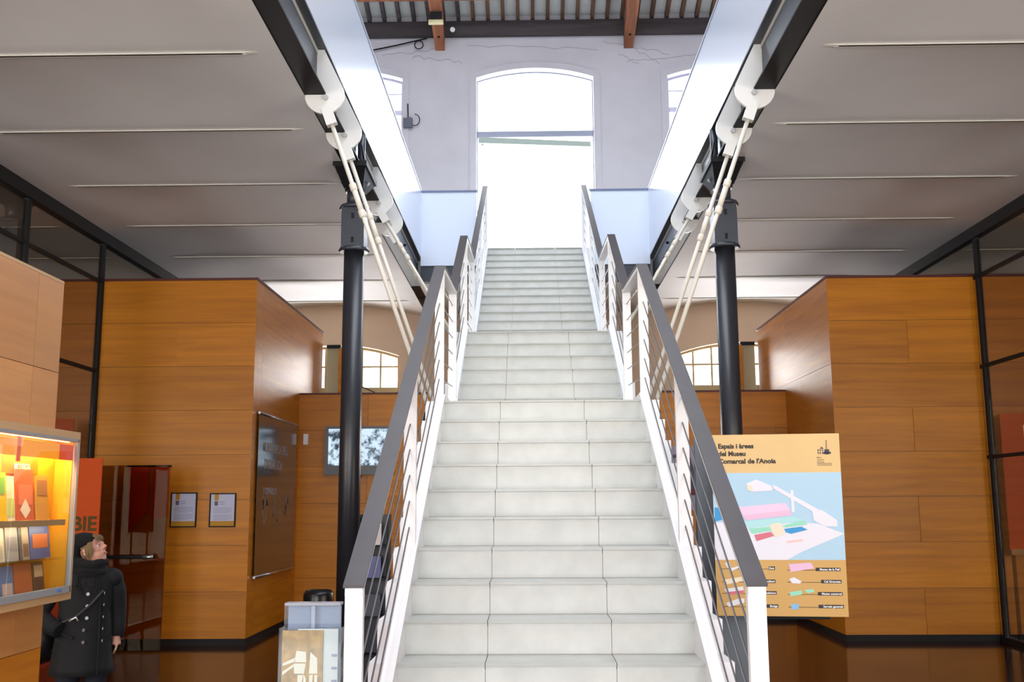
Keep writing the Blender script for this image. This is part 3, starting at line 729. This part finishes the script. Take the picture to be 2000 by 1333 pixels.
bt = lambda s_, sz, px, py, m=INK, bold=.0018, sx=1.0, name='lettering', al='LEFT': text(s_, sz, m, t, bpt(px, py, .001 if m is not TWH else .0024), BX, (0, 0, 1), bold=bold, sx=sx, depth=.0004, name=name, align=al)
bt('Espais i àrees', .041, 1407, 880, sx=1.02); bt('del Museu', .041, 1407, 895, sx=1.02); bt('Comarcal de l\'Anoia', .041, 1407, 910, sx=1.06)
SM = mat('grey_ink_small', (98, 88, 74), .6)
bt('Museu', .011, 1596, 901, SM, .0002); bt('Comarcal', .011, 1596, 905.5, SM, .0002); bt('de l\'Anoia', .011, 1596, 910, SM, .0002)
b = MB()
for y in (911.5, 914.5): b.prism([bpt(1596, y, .001), bpt(1624, y, .001), bpt(1624, y + 1, .001), bpt(1596, y + 1, .001)], BN * .0006)
b.build('small_print', SM, t)
b = MB()
def bb(x0, x1, y0, y1): b.prism([bpt(x0, y0, .001), bpt(x1, y0, .001), bpt(x1, y1, .001), bpt(x0, y1, .001)], BN * .0006)
bb(1614.4, 1615.8, 866, 886); bb(1611, 1620, 884, 894); bb(1609, 1623, 889, 893)
for x in (1598, 1602, 1606.5): bb(x, x + 2, 884, 888); bb(x, x + 2, 889.5, 893)
b.prism([bpt(1602, 883, .001), bpt(1610, 883, .001), bpt(1606, 879, .001)], BN * .0006)
b.build('museum_emblem', mat('slate_ink', (70, 68, 84), .6), t)
TAG = mat('black_label', (44, 40, 40), .6); pass
LEG = [(0, 1114, 1495, 1507, 'd\'anoia', WP), (0, 1139, 1478, 1507, 'Auditori', CR), (0, 1161, 1474, 1508, 'Exposicions', RD), (0, 1186, 1480, 1510, 'Botiga', WP),
       (1, 1116, 1583, 1629, 'Museu de la Pell', PK), (1, 1139, 1592, 1630, 'Cal Granotes', WP), (1, 1162, 1585, 1631, 'Museu comarcal', GN), (1, 1186, 1585, 1632, 'Serveis generals', mat('sky_print', (130, 190, 240), .5))]
for c, y, x0, x1, s_, m_ in LEG:
    xl = 1405 if c == 0 else 1529
    b = MB(); b.prism([bpt(xl, y + 1, .0008), bpt(x0, y + 1, .0008), bpt(x0, y + 2, .0008), bpt(xl, y + 2, .0008)], BN * .0005); b.build('leader_line', INK, t)
    b = MB(); b.prism([bpt(x0, y - 3.4, .0008), bpt(x1, y - 3.4, .0008), bpt(x1, y + 3.2, .0008), bpt(x0, y + 3.2, .0008)], BN * .0008); b.build('label_plate', TAG, t)
    bt(s_, .0185, x1 - 1.5, y + 1.8, TWH, .0006, al='RIGHT', sx=min(1.0, (x1 - x0) / (3.1 * len(s_)) * 1.1))
bpoly('legend_shape', WP, [(1412, 1104), (1420, 1102), (1424, 1114), (1445, 1108), (1446, 1111), (1430, 1117), (1424, 1120), (1416, 1112)], .002)
bpoly('legend_shape', CR, [(1410, 1136), (1445, 1130), (1448, 1138), (1415, 1145)], .002)
bpoly('legend_shape', WP, [(1409, 1154), (1445, 1149), (1446, 1156), (1412, 1160)], .002); bpoly('legend_shape', RD, [(1412, 1160), (1446, 1156), (1444, 1163), (1416, 1165)], .0022)
bpoly('legend_shape', WP, [(1411, 1181), (1435, 1172), (1447, 1172), (1446, 1180), (1417, 1188)], .002)
bpoly('legend_shape', PK, [(1533, 1106), (1575, 1103), (1580, 1114), (1536, 1121)], .002); bpoly('legend_shape', WP, [(1533, 1134), (1542, 1131), (1556, 1139), (1552, 1143), (1537, 1142)], .002)
bpoly('legend_shape', GN, [(1532, 1159), (1555, 1156), (1556, 1163), (1534, 1167)], .002); bpoly('legend_shape', GN, [(1560, 1155), (1576, 1153), (1579, 1158), (1566, 1161)], .002)
bpoly('legend_shape', mat('sky_print', (130, 190, 240), .5), [(1534, 1182), (1548, 1181), (1548, 1191), (1535, 1192)], .002)
# grey-blue support slab behind the board
GS = mat('slate_grey_support', (104, 112, 122), .5)
MB().prism([Vector((1.11, 6.98, .02)), Vector((1.46, 6.94, .02)), Vector((1.46, 7.0, .02)), Vector((1.11, 7.04, .02))], (0, 0, 2.11)).build('support_slab', GS, t, 'tall slate grey slab behind the board')
bx('foot_plate', BLACK, t, 1.05, 2.0, 6.75, 7.25, 0, .02)
b = MB(); b.prism([Vector((1.46, 6.82, .96)), Vector((1.9, 6.76, .96)), Vector((1.9, 6.80, .96)), Vector((1.46, 6.86, .96))], (0, 0, .05)); b.build('rear_brace', BLACK, t)
for z in (1.3, 1.9): MB().tube([(1.3, 6.96, z), (1.3, 6.665, z)], .02, 8).build('spacer', BLACK, t)

# ------------------------------------------------------------------ leaflet stand bottom left of the railing
t = thing('leaflet_stand', 'clear acrylic leaflet stand at the foot of the left railing', 'leaflet stand', (-.9, 4.34, 0))
x0, x1 = -1.015, -.785; y = 4.30
bx('backboard', mat('slate_blue_backboard', (128, 140, 172), .45), t, x0 + .005, x1 - .005, y + .05, y + .058, .95, 1.295)
bx('top_cap', mat('grey_lilac_cap', (150, 150, 160), .3), t, x0, x1, y + .0, y + .065, 1.292, 1.302)
bx('front_sheet', GLC, t, x0, x1, y, y + .003, .93, 1.292)
for xx in (x0 - .012, x1 + .009): bx('side_wall', GLC, t, xx, xx + .003, y - .03, y + .06, .9, 1.205)
bx('pocket', GLC, t, x0 - .012, x1 + .012, y - .034, y - .030, .9, 1.205)
bx('pocket_floor', GLC, t, x0 - .012, x1 + .012, y - .03, y + .06, .9, .905)
MB().tube([(-.95, y + .07, .02), (-.95, y + .07, 1.15)], .018, 12).build('pole', CHROME, t)
MB().tube([(-.97, y + .07, 0), (-.97, y + .07, .02)], .13, 28).build('base', BLACK, t)
bx('header_strip', mat('pale_slate', (160, 168, 190), .5), t, x0 + .11, x0 + .125, y + .006, y + .012, 1.19, 1.29)
GOLD = mat('golden_print', (176, 138, 78), .4, var=.4, vscale=22)
lf = thing('leaflet', 'golden brown photo leaflet at the front of the acrylic stand', 'leaflet', (-.93, y - .015, .906))
bx('sheet', GOLD, lf, x0, x0 + .165, y - .022, y - .012, .906, 1.195)
b = MB(); W2 = mat('pale_figure_print', (240, 232, 214), .5)
fy = y - .0228
def fp(pts): b.prism([(x0 + u, fy, .906 + v) for u, v in pts], (0, -.0006, 0))
for q in ([(.004, .150), (.055, .168), (.052, .182), (.004, .160)], [(.05, .165), (.10, .165), (.098, .205), (.06, .210)], [(.052, .12), (.092, .12), (.098, .160), (.05, .160)],
          [(.004, .115), (.05, .148), (.05, .158), (.004, .128)], [(.066, .03), (.078, .03), (.088, .115), (.066, .115)], [(.088, .01), (.1, .01), (.1, .1), (.09, .12)],
          [(.112, .12), (.146, .12), (.144, .18), (.116, .205)], [(.112, .04), (.124, .04), (.128, .115), (.114, .115)], [(.134, .02), (.146, .02), (.146, .115), (.134, .115)], [(.06, .012), (.10, .012), (.10, .05), (.07, .05)]): fp(q)
b.build('figure_print', W2, lf)
lf = thing('leaflet', 'pale grey leaflet showing behind the golden one in the acrylic stand', 'leaflet', (-.86, y, .906))
bx('sheet', mat('pale_grey_paper', (214, 218, 218), .5), lf, x0 + .06, x1 - .005, y - .008, y - .004, .906, 1.20)
b = MB()
for q in range(3): b.box(x1 - .03, x1 - .008, y - .0095, y - .008, .99 + q * .05, 1.0 + q * .05)
b.build('print', mat('grey_print', (150, 150, 176), .6), lf)

# black bin
t = thing('waste_bin', 'black bin with bag folded over the rim, below the television', 'bin', (-2.04, 10.0, 0))
n = 20
def ring(r, z, wob=0): return [(-2.04 + r * math.cos(2 * math.pi * j / n) * (1 + wob * math.sin(j * 2.3)), 10.0 + r * math.sin(2 * math.pi * j / n) * (1 + wob * math.cos(j * 1.7)), z) for j in range(n)]
MB().loft([ring(.10, 0), ring(.115, .3), ring(.13, .84)]).build('bucket', BLACK, t)
MB().loft([ring(.132, .70, .04), ring(.142, .78, .05), ring(.140, .86, .04), ring(.12, .895, .05), ring(.10, .85, .05)]).build('bin_bag', mat('black_bag', (20, 20, 24), .3, bump=.4, bscale=25), t)
# leaflet rack behind the left railing
t = thing('leaflet_rack', 'tall dark leaflet rack seen through the left railing cables', 'rack', (-1.28, 8.5, 0))
bx('back', mat('charcoal_rack', (52, 54, 64), .5), t, -1.40, -1.16, 8.56, 8.58, 0, 1.62)
for x in (-1.40, -1.17): bx('side', BLACK, t, x, x + .012, 8.40, 8.58, 0, 1.62)
for z in (.5, .8, 1.1, 1.36): bx('shelf', BLACK, t, -1.388, -1.17, 8.42, 8.56, z, z + .015)
bx('base', BLACK, t, -1.42, -1.14, 8.38, 8.60, 0, .04)
for k, (z, c, nm) in enumerate(((1.375, (210, 200, 200), 'pale'), (1.115, (92, 98, 150), 'blue'), (.815, (60, 66, 80), 'slate'))):
    tag(bx('leaflet', mat('rack_leaflet_%s' % nm, c, .5), None, -1.36, -1.22, 8.44, 8.46, z, z + .17), '%s leaflet on the dark rack behind the left railing' % nm, 'leaflet')

# ------------------------------------------------------------------ near left: plywood wall with lit display case
t = thing('display_wall', 'pale plywood wall at the left edge holding the lit display case', 'display wall', (-2.6, 4.0, 0))
bx('core', SHADOW, t, -2.72, -2.42, 1.6, 5.11, 0, 2.81)
for z0, z1 in ((0, 1.02), (1.02, 2.37), (2.37, 2.83)):
    for a, c in ((1.6, 3.4), (3.4, 4.86), (4.86, 5.13)) if z1 > 2.0 else ((1.6, 3.4), (3.4, 5.13)):
        bx('wood_panel', WOODL if z1 > 1.5 else WOOD, t, -2.42, -2.40, a + .0015, c - .0015, z0 + .0015, z1 - .0015)
bx('end_panel', WOODL, t, -2.72, -2.42, 5.11, 5.13, 0, 2.83)
bx('top_edge', CASEWOOD, t, -2.72, -2.40, 1.6, 5.13, 2.83, 2.845)

YEL = mat('yellow_lining', (236, 170, 30), .6); ORL = mat('orange_lining', (236, 120, 14), .6)
def case(s, X0, xf, y0, y1, z0, z1, side):
    """X0: back plane, xf: front plane (towards the aisle)"""
    t = thing('display_case', 'lit yellow and orange shop display case on the %s wall' % side, 'display case', (xf, (y0 + y1) / 2, z0))
    wt = .035
    f = MB(); f.box(X0, xf, y0, y1, z0, z0 + wt); f.box(X0, xf, y0, y1, z1 - wt, z1); f.box(X0, xf, y0, y0 + wt, z0 + wt, z1 - wt); f.box(X0, xf, y1 - .02, y1, z0 + wt, z1 - wt)
    f.build('carcass', CASEWOOD, t)
    d = .004 if xf > X0 else -.004
    bx('back_lining', YEL, t, X0, X0 + d, y0 + wt, y1 - .02, z0 + wt, z1 - wt)
    bx('end_lining', YEL, t, X0, xf - 6 * d, y1 - .026, y1 - .02, z0 + wt, z1 - wt)
    a = MB(); xa = xf - 5 * d; fr = .016
    a.box(xa, xf + d, y0 + wt, y1 - .02, z0 + wt, z0 + wt + .032); a.box(xa, xf + d, y0 + wt, y1 - .02, z1 - wt - fr, z1 - wt)
    a.box(xa, xf + d, y0 + wt, y0 + wt + fr, z0 + wt, z1 - wt); a.box(xa, xf + d, y1 - .02 - .008, y1 - .02, z0 + wt, z1 - wt)
    a.build('aluminium_frame', mat('dull_aluminium', (150, 150, 154), .5, metal=.3), t)
    ym = 4.54
    for a_, c_ in ((y0 + wt + fr, ym - .003), (ym + .003, y1 - .028)):
        bx('glass_door', GLC, t, xf - 2 * d, xf - d, a_, c_, z0 + wt + .032, z1 - wt - fr)
    EO = mat('backlit_orange_header', (250, 150, 20), .5, emit=.95); ER = mat('backlit_red_header', (222, 70, 34), .5, emit=.75)
    bx('header_panel', EO, t, xf - 4 * d, xf - 5 * d, 4.60, 4.98, 1.925, z1 - wt - .032, label='glowing orange header'); bx('header_panel', EO, t, xf - 4 * d, xf - 5 * d, y0 + wt, 4.565, 1.925, z1 - wt - .032, label='glowing orange header')
    bx('header_end', ER, t, xf - 4 * d, xf - 5 * d, 4.98, 5.135, 1.925, z1 - wt - .032, label='red end of the header'); bx('header_strip', ER, t, xf - 4 * d, xf - 5 * d, 4.565, 4.60, 1.90, z1 - wt - .02, label='red strip across the header')
    bx('sign_backing', ORL, t, X0 + d, X0 + 2 * d, 4.62, 4.96, 1.85, 1.94)
    for zz, th in ((1.635, .028), (1.452, .008)):
        bx('shelf', CASEWOOD if th > .01 else GLC, t, X0 + d, xf - 6 * d, y0 + wt, y1 - .06, zz - th, zz)
    tm = mat('case_lamp', (255, 214, 130), .5, emit=9)
    MB().tube([(xf - 9 * d, y0 + .1, z1 - wt - .012), (xf - 9 * d, y1 - .05, z1 - wt - .012)], .007, 8).build('lamp_tube', tm, t)
    return t
xw, xf = -2.399, -2.285
t = case(1, xw, xf, 3.7, 5.17, 1.245, 2.068, 'left')
area('case_left_lamp', (-2.335, 4.55, 2.005), (0, math.radians(12), 0), .03, 1.1, 13, (1, .72, .30))
area('case_left_fill_low', (-2.315, 4.55, 1.60), (0, math.radians(40), 0), .015, 1.1, 1.3, (1, .80, .5))  # fill light added to brighten the lower shelves of the case
text('BOTIGA', .042, mat('cream_letters', (250, 236, 200), .5, emit=.3), t, (-2.386, 4.72, 1.868), (0, 1, 0), (0, 0, 1), bold=.001, sx=1.0)
bx('lock', mat('lock_plate', (70, 120, 190), .4), t, -2.284, -2.279, 5.0, 5.05, 1.292, 1.304, label='small blue and white maker plate')
def book(y, z, wd, ht, cols, label, lean=.022, x=None, th=.008, d=0):
    x = x if x is not None else -2.352
    t = thing('booklet', label, 'booklet', (x, y + wd / 2, z), 'booklets in the lit display case')
    m0 = mat('cover_%d_%d_%d' % cols[0], cols[0], .45)
    MB().prism([(x, y, z), (x, y + wd, z), (x - lean, y + wd, z + ht), (x - lean, y, z + ht)], (-th, 0, 0)).build('cover', m0, t)
    if len(cols) > 1:
        m1 = mat('cover_%d_%d_%d' % cols[1], cols[1], .45); f0, f1 = (.55, .9) if d == 0 else ((.1, .5) if d == 1 else (.3, .7))
        xa = x - lean * f0 + .001; xb = x - lean * f1 + .001
        MB().prism([(xa, y + wd * .12, z + ht * f0), (xa, y + wd * .88, z + ht * f0), (xb, y + wd * .88, z + ht * f1), (xb, y + wd * .12, z + ht * f1)], (.0006, 0, 0)).build('cover_picture', m1, t)
    if len(cols) > 2:
        m2 = mat('cover_%d_%d_%d' % cols[2], cols[2], .45); c = (y + wd * .5, z + ht * .22)
        MB().prism([(x - lean * .04 + .0012, c[0], z + ht * .03), (x - lean * .2 + .0012, c[0] + wd * .3, z + ht * .2), (x - lean * .42 + .0012, c[0], z + ht * .42), (x - lean * .2 + .0012, c[0] - wd * .3, z + ht * .2)], (.0006, 0, 0)).build('cover_motif', m2, t)
B = [(4.50, 1.636, .12, .215, [(240, 200, 30), (110, 180, 40)], 'yellow and green booklet, left end of the top shelf'),
     (4.625, 1.636, .07, .20, [(224, 226, 200), (190, 210, 120)], 'cream booklet next to the green one on the top shelf'),
     (4.705, 1.636, .17, .235, [(206, 96, 66), (226, 124, 96), (246, 232, 220)], 'red booklet with white diamond on the top shelf'),
     (4.90, 1.636, .13, .21, [(206, 150, 70), (150, 110, 80)], 'tan booklet, right end of the top shelf'),
     (4.46, 1.453, .17, .15, [(226, 214, 190), (200, 190, 170)], 'cream booklet, left end of the middle shelf'),
     (4.645, 1.453, .11, .155, [(176, 170, 166), (150, 146, 150)], 'grey booklet on the middle shelf'),
     (4.765, 1.453, .025, .15, [(60, 76, 84)], 'thin dark booklet on the middle shelf'),
     (4.795, 1.453, .065, .15, [(186, 160, 136), (120, 90, 70)], 'beige booklet on the middle shelf'),
     (4.868, 1.453, .20, .165, [(70, 96, 160), (206, 110, 60)], 'blue booklet with orange picture on the middle shelf'),
     (4.48, 1.281, .13, .15, [(214, 200, 160)], 'straw coloured booklet, left end of the bottom shelf'),
     (4.62, 1.281, .12, .15, [(90, 130, 180), (226, 196, 186)], 'blue booklet with pale picture on the bottom shelf'),
     (4.745, 1.281, .17, .158, [(196, 96, 20)], 'plain orange-brown booklet on the bottom shelf'),
     (4.925, 1.281, .11, .155, [(80, 60, 52), (214, 180, 140)], 'dark booklet with tan picture on the bottom shelf')]
for i, (y, z, w_, h_, c, lab) in enumerate(B): book(y, z, w_, h_, c, lab, d=i % 3)
# right twin: only its end shows
t = thing('display_wall', 'plywood wall just outside the right edge holding the second case', 'display wall', (2.75, 4.0, 0))
bx('wood_panel', WOODL, t, 2.575, 2.8, 1.6, 5.13, 0, 2.83)
t = case(-1, 2.574, 2.462, 3.7, 5.17, 1.245, 2.075, 'right')
area('case_right_lamp', (2.51, 4.55, 2.0), (0, math.radians(-12), 0), .05, 1.1, 6, (1, .72, .30))

# ------------------------------------------------------------------ person
def make_person():
    PX_, PY_ = -3.12, 7.3
    t = thing('person', 'person in dark double-breasted coat and black knitted hat looking up beside the display case', 'person', (PX_, PY_, 0))
    RZ = Matrix.Rotation(math.radians(28), 4, 'Z'); T = Matrix.Translation((PX_, PY_, 0)) @ RZ
    HC = Vector((.02, -.02, 1.385)); HR = Matrix.Rotation(math.radians(54), 4, 'Z') @ Matrix.Rotation(math.radians(-24), 4, 'X')
    HT = Matrix.Translation(HC) @ HR
    skin = mat('skin', (206, 150, 128), .5)
    b = MB()
    # legs, hips, trunk, neck (fused to one surface by the voxel remesh)
    for s in (-1, 1):
        b.tube([(s * .085, 0, .86), (s * .09, .0, .48), (s * .09, .02, .09), (s * .09, .02, .04)], [.085, .058, .04, .045], 14)
        b.tube([(s * .09, .05, .045), (s * .09, -.10, .035), (s * .095, -.15, .03)], [.045, .04, .03], 12)
        b.ball((s * .155, 0, 1.20), .045)
    b.ball((0, 0, .85), (.16, .11, .13)); b.ball((0, 0, 1.02), (.14, .09, .15)); b.ball((0, 0, 1.15), (.17, .095, .13))
    b.tube([(0, .0, 1.22), (.005, -.005, 1.30), (.01, -.01, 1.36)], [.06, .052, .055], 16)
    # arms: right hand of the figure goes into the coat pocket, the other hangs bent
    b.tube([(-.16, 0, 1.19), (-.275, .04, .97), (-.14, -.05, .88)], [.04, .035, .028], 12)
    b.tube([(.155, .01, 1.19), (.213, .065, .98), (.217, .035, .80)], [.04, .035, .026], 12)
    for s, hp, hd in ((-1, Vector((-.125, -.03, .87)), Vector((.3, .1, -.9))), (1, Vector((.217, .033, .80)), Vector((.0, -.15, -.95)))):
        hd.normalize(); b.tube([hp, hp + hd * .07], [.026, .034], 12)
        side = hd.cross(Vector((1, 0, 0))).normalized()
        for k, (o_, ln) in enumerate(((-.026, .062), (-.009, .074), (.009, .07), (.026, .055))):
            p0 = hp + hd * .065 + side * o_; p1 = p0 + hd * ln * .5; p2 = p1 + (hd * .8 + Vector((-s * .5, 0, 0))).normalized() * ln * .5
            b.tube([p0, p1, p2], [.010, .009, .007], 8)
        q = hp + hd * .02 + side * -.028; b.tube([q, q + (hd - side * .8).normalized() * .05], [.012, .009], 8)
    # head: skull, jaw, nose, brow, ears, lips (face towards local -Y)
    hb = MB()
    hb.ball((0, .012, .035), (.076, .094, .098)); hb.ball((0, -.028, -.035), (.058, .062, .068)); hb.ball((0, -.062, -.078), (.024, .022, .02))
    hb.ball((0, -.072, .028), (.05, .02, .016))
    hb.tube([(0, -.078, .03), (0, -.094, .004), (0, -.106, -.016)], [.009, .012, .015], 8); hb.ball((-.012, -.092, -.018), .009); hb.ball((.012, -.092, -.018), .009)
    hb.ball((0, -.084, -.045), (.022, .011, .006)); hb.ball((0, -.082, -.055), (.019, .011, .007))
    for s in (-1, 1): hb.ball((s * .034, -.060, -.012), (.022, .022, .02)); hb.ball((s * .076, .012, .0), (.010, .02, .03))
    hb.xf(HT)
    k = len(b.v); b.v += hb.v; b.f += [tuple(i + k for i in f) for f in hb.f]; b.mi += hb.mi; b.sm += hb.sm
    b.xf(T); o = b.build('body', skin, t)
    md = o.modifiers.new('fuse', 'REMESH'); md.mode = 'VOXEL'; md.voxel_size = .006; md.use_smooth_shade = True
    ms = o.modifiers.new('soften', 'SMOOTH'); ms.iterations = 2; ms.factor = .5
    e = MB(); p = MB()
    for s in (-1, 1): e.ball((s * .030, -.071, .010), (.012, .010, .008)); p.ball((s * .030, -.080, .011), (.0045, .003, .0045))
    eo = e.xf(HT).xf(T).build('eyes', mat('eye_white', (220, 214, 210), .3), o); p.xf(HT).xf(T).build('iris', mat('iris', (40, 30, 26), .3), o)
    e = MB()
    for s in (-1, 1): e.tube([(s * .014, -.086, .030), (s * .03, -.085, .036), (s * .048, -.072, .030)], .004, 6)
    e.xf(HT).xf(T).build('eyebrows', mat('brown_hair', (120, 92, 60), .8), o)
    e = MB(); e.tube([(-.022, -.090, -.050), (0, -.0935, -.0485), (.022, -.090, -.050)], .0035, 6); e.xf(HT).xf(T).build('lips', mat('lips', (176, 98, 92), .5), o)
    # fair hair at the temples and nape
    random.seed(5); HM = mat('fair_hair', (120, 96, 62), .7)
    for s in (-1, 1):
        h = MB()
        for q in range(9):
            yy = -.045 + q * .009; h.tube([(s * (.066 + .003 * (q % 3)), yy - .005, .05), (s * (.077 + .002 * (q % 2)), yy, .0), (s * .072, yy + .012, -.035 - .01 * (q % 3))], [.008, .008, .004], 6)
        h.xf(HT).xf(T).build('hair', HM, t)
    h = MB()
    for q in range(7): h.tube([(-.04 + q * .012, -.07, .088), (-.046 + q * .013, -.088, .066), (-.05 + q * .014, -.086, .045)], [.009, .008, .004], 6)
    h.xf(HT).xf(T).build('fringe', HM, t)
    # hat: soft slouching knitted hat
    BLK = mat('black_knit', (15, 14, 17), .95, bump=.5, bscale=120)
    h = MB(); rings = []; n = 24
    for (rr, z, yo, xo) in ((.082, .040, .034, 0), (.096, .046, .038, 0), (.108, .070, .050, 0), (.116, .098, .072, 0), (.112, .126, .094, 0), (.092, .148, .112, 0), (.055, .160, .122, 0), (.012, .164, .126, 0)):
        rings.append([(rr * 1.0 * math.cos(2 * math.pi * j / n) + xo, rr * 1.12 * math.sin(2 * math.pi * j / n) + yo - (0 if z > .06 else 0), z - .55 * max(0, math.sin(2 * math.pi * j / n)) * .24 * (1 if z < .1 else .6)) for j in range(n)])
    h.loft(rings); h.xf(HT).xf(T).build('hat', BLK, t)
    # coat
    CO = mat('dark_coat', (11, 11, 16), .85, bump=.3, bscale=14, var=.15, vscale=6)
    c = MB(); n = 32; rings = []
    for (rx, ry, z, yo) in ((.215, .165, .555, .01), (.205, .155, .60, .01), (.19, .14, .75, .005), (.178, .13, .90, .0), (.17, .122, 1.0, 0), (.18, .125, 1.10, 0), (.19, .12, 1.18, 0), (.175, .105, 1.235, .0), (.12, .085, 1.262, 0), (.07, .065, 1.285, 0)):
        rings.append([(rx * (1 + .03 * math.sin(5 * 2 * math.pi * j / n) * (1 if z < .8 else 0)) * math.cos(2 * math.pi * j / n), ry * (1 + .04 * math.sin(7 * 2 * math.pi * j / n) * (1 if z < .8 else 0)) * math.sin(2 * math.pi * j / n) + yo, z) for j in range(n)])
    c.loft(rings); c.xf(T); co = c.build('coat', CO, t)
    for s, pts in ((-1, [(-.17, 0, 1.205), (-.235, .02, 1.10), (-.285, .045, .96), (-.21, -.06, .885), (-.165, -.105, .86)]), (1, [(.16, .01, 1.205), (.198, .04, 1.10), (.215, .07, .97), (.222, .055, .87), (.218, .03, .785)])):
        MB().tube(pts, [.072, .072, .066, .058, .052], 14).xf(T).build('sleeve', CO, co)
    for s in (-1, 1): MB().ball((s * .158, 0, 1.195), (.082, .078, .072)).xf(T).build('shoulder', CO, co)
    def front(x, z):   # point on the coat front
        tt = max(0, min(1, (z - .6) / .5)); rx = .205 * (1 - tt) + .178 * tt; ry = .158 * (1 - tt) + .127 * tt
        return (x, -ry * math.sqrt(max(0, 1 - (x / rx) ** 2)) - .004, z)
    MB().tube([front(.085, z) for z in (1.14, 1.0, .9, .8, .7, .6, .56)], .005, 6).xf(T).build('front_edge', CO, co)
    for z in (.9,): MB().tube([front(-.15, .84), front(-.08, .81)], .009, 6).xf(T).build('pocket_flap', CO, co)
    BT = mat('pewter_button', (150, 146, 150), .35, metal=.6)
    for z in (1.10, 1.02, .94, .86, .78):
        for x in (.0 - (.012 if z < .9 else 0), .105):
            p0 = Vector(front(x, z)); p1 = p0 + Vector((x * 1.4, -.012, 0)).normalized() * .008
            MB().tube([p0, p1], .0115, 12).xf(T).build('button', BT, co)
    # collar scarf
    sc = MB(); n = 18
    for q in range(4):
        pts = [((.088 + .010 * (q % 2)) * math.cos(a) + .008, (.080 + .008 * (q % 2)) * math.sin(a) - .012, 1.225 + .026 * q + .012 * math.sin(3 * a + q)) for a in [2 * math.pi * i / n for i in range(n + 1)]]
        sc.tube(pts, .033, 10, cap=False)
    for q in range(9): sc.tube([(-.07 + q * .018, -.09, 1.22), (-.075 + q * .019, -.122, 1.15 - .025 * (q % 3))], [.02, .008], 6)
    sc.xf(T).build('scarf', BLK, t)
    # shoulder bag with strap and buckle
    bg_ = MB(); bg_.ball((-.27, .10, .80), (.10, .12, .14)); bg_.xf(T)
    bag = bg_.build('shoulder_bag', mat('black_leather', (16, 16, 19), .5), t)
    MB().tube([Vector(front(.10, 1.12)) + Vector((0, -.012, 0)), Vector(front(.02, 1.03)) + Vector((0, -.008, 0)), Vector(front(-.07, .95)) + Vector((0, -.008, 0)), (-.20, -.05, .89), (-.25, .04, .86)], .008, 6).xf(T).build('strap', mat('strap_leather', (60, 58, 62), .5), bag)
    MB().tube([Vector(front(-.11, .925)) + Vector((0, -.02, 0)), Vector(front(-.07, .95)) + Vector((0, -.022, 0)), Vector(front(-.055, .925)) + Vector((0, -.02, 0))], .007, 8).xf(T).build('buckle', mat('bright_metal', (210, 206, 204), .25, metal=.6), bag)
    TR = mat('navy_trousers', (20, 23, 36), .9)
    for s in (-1, 1):
        MB().tube([(s * .085, 0, .80), (s * .09, .0, .50), (s * .09, .02, .12)], [.100, .075, .058], 14).xf(T).build('trouser_leg', TR, t)
        MB().tube([(s * .09, .075, .05), (s * .09, .03, .06), (s * .09, -.08, .048), (s * .095, -.165, .035)], [.04, .056, .052, .034], 12).tube([(s * .09, .02, .05), (s * .09, .02, .19)], [.055, .062], 12).xf(T).build('boot', BLACK, t)
make_person()
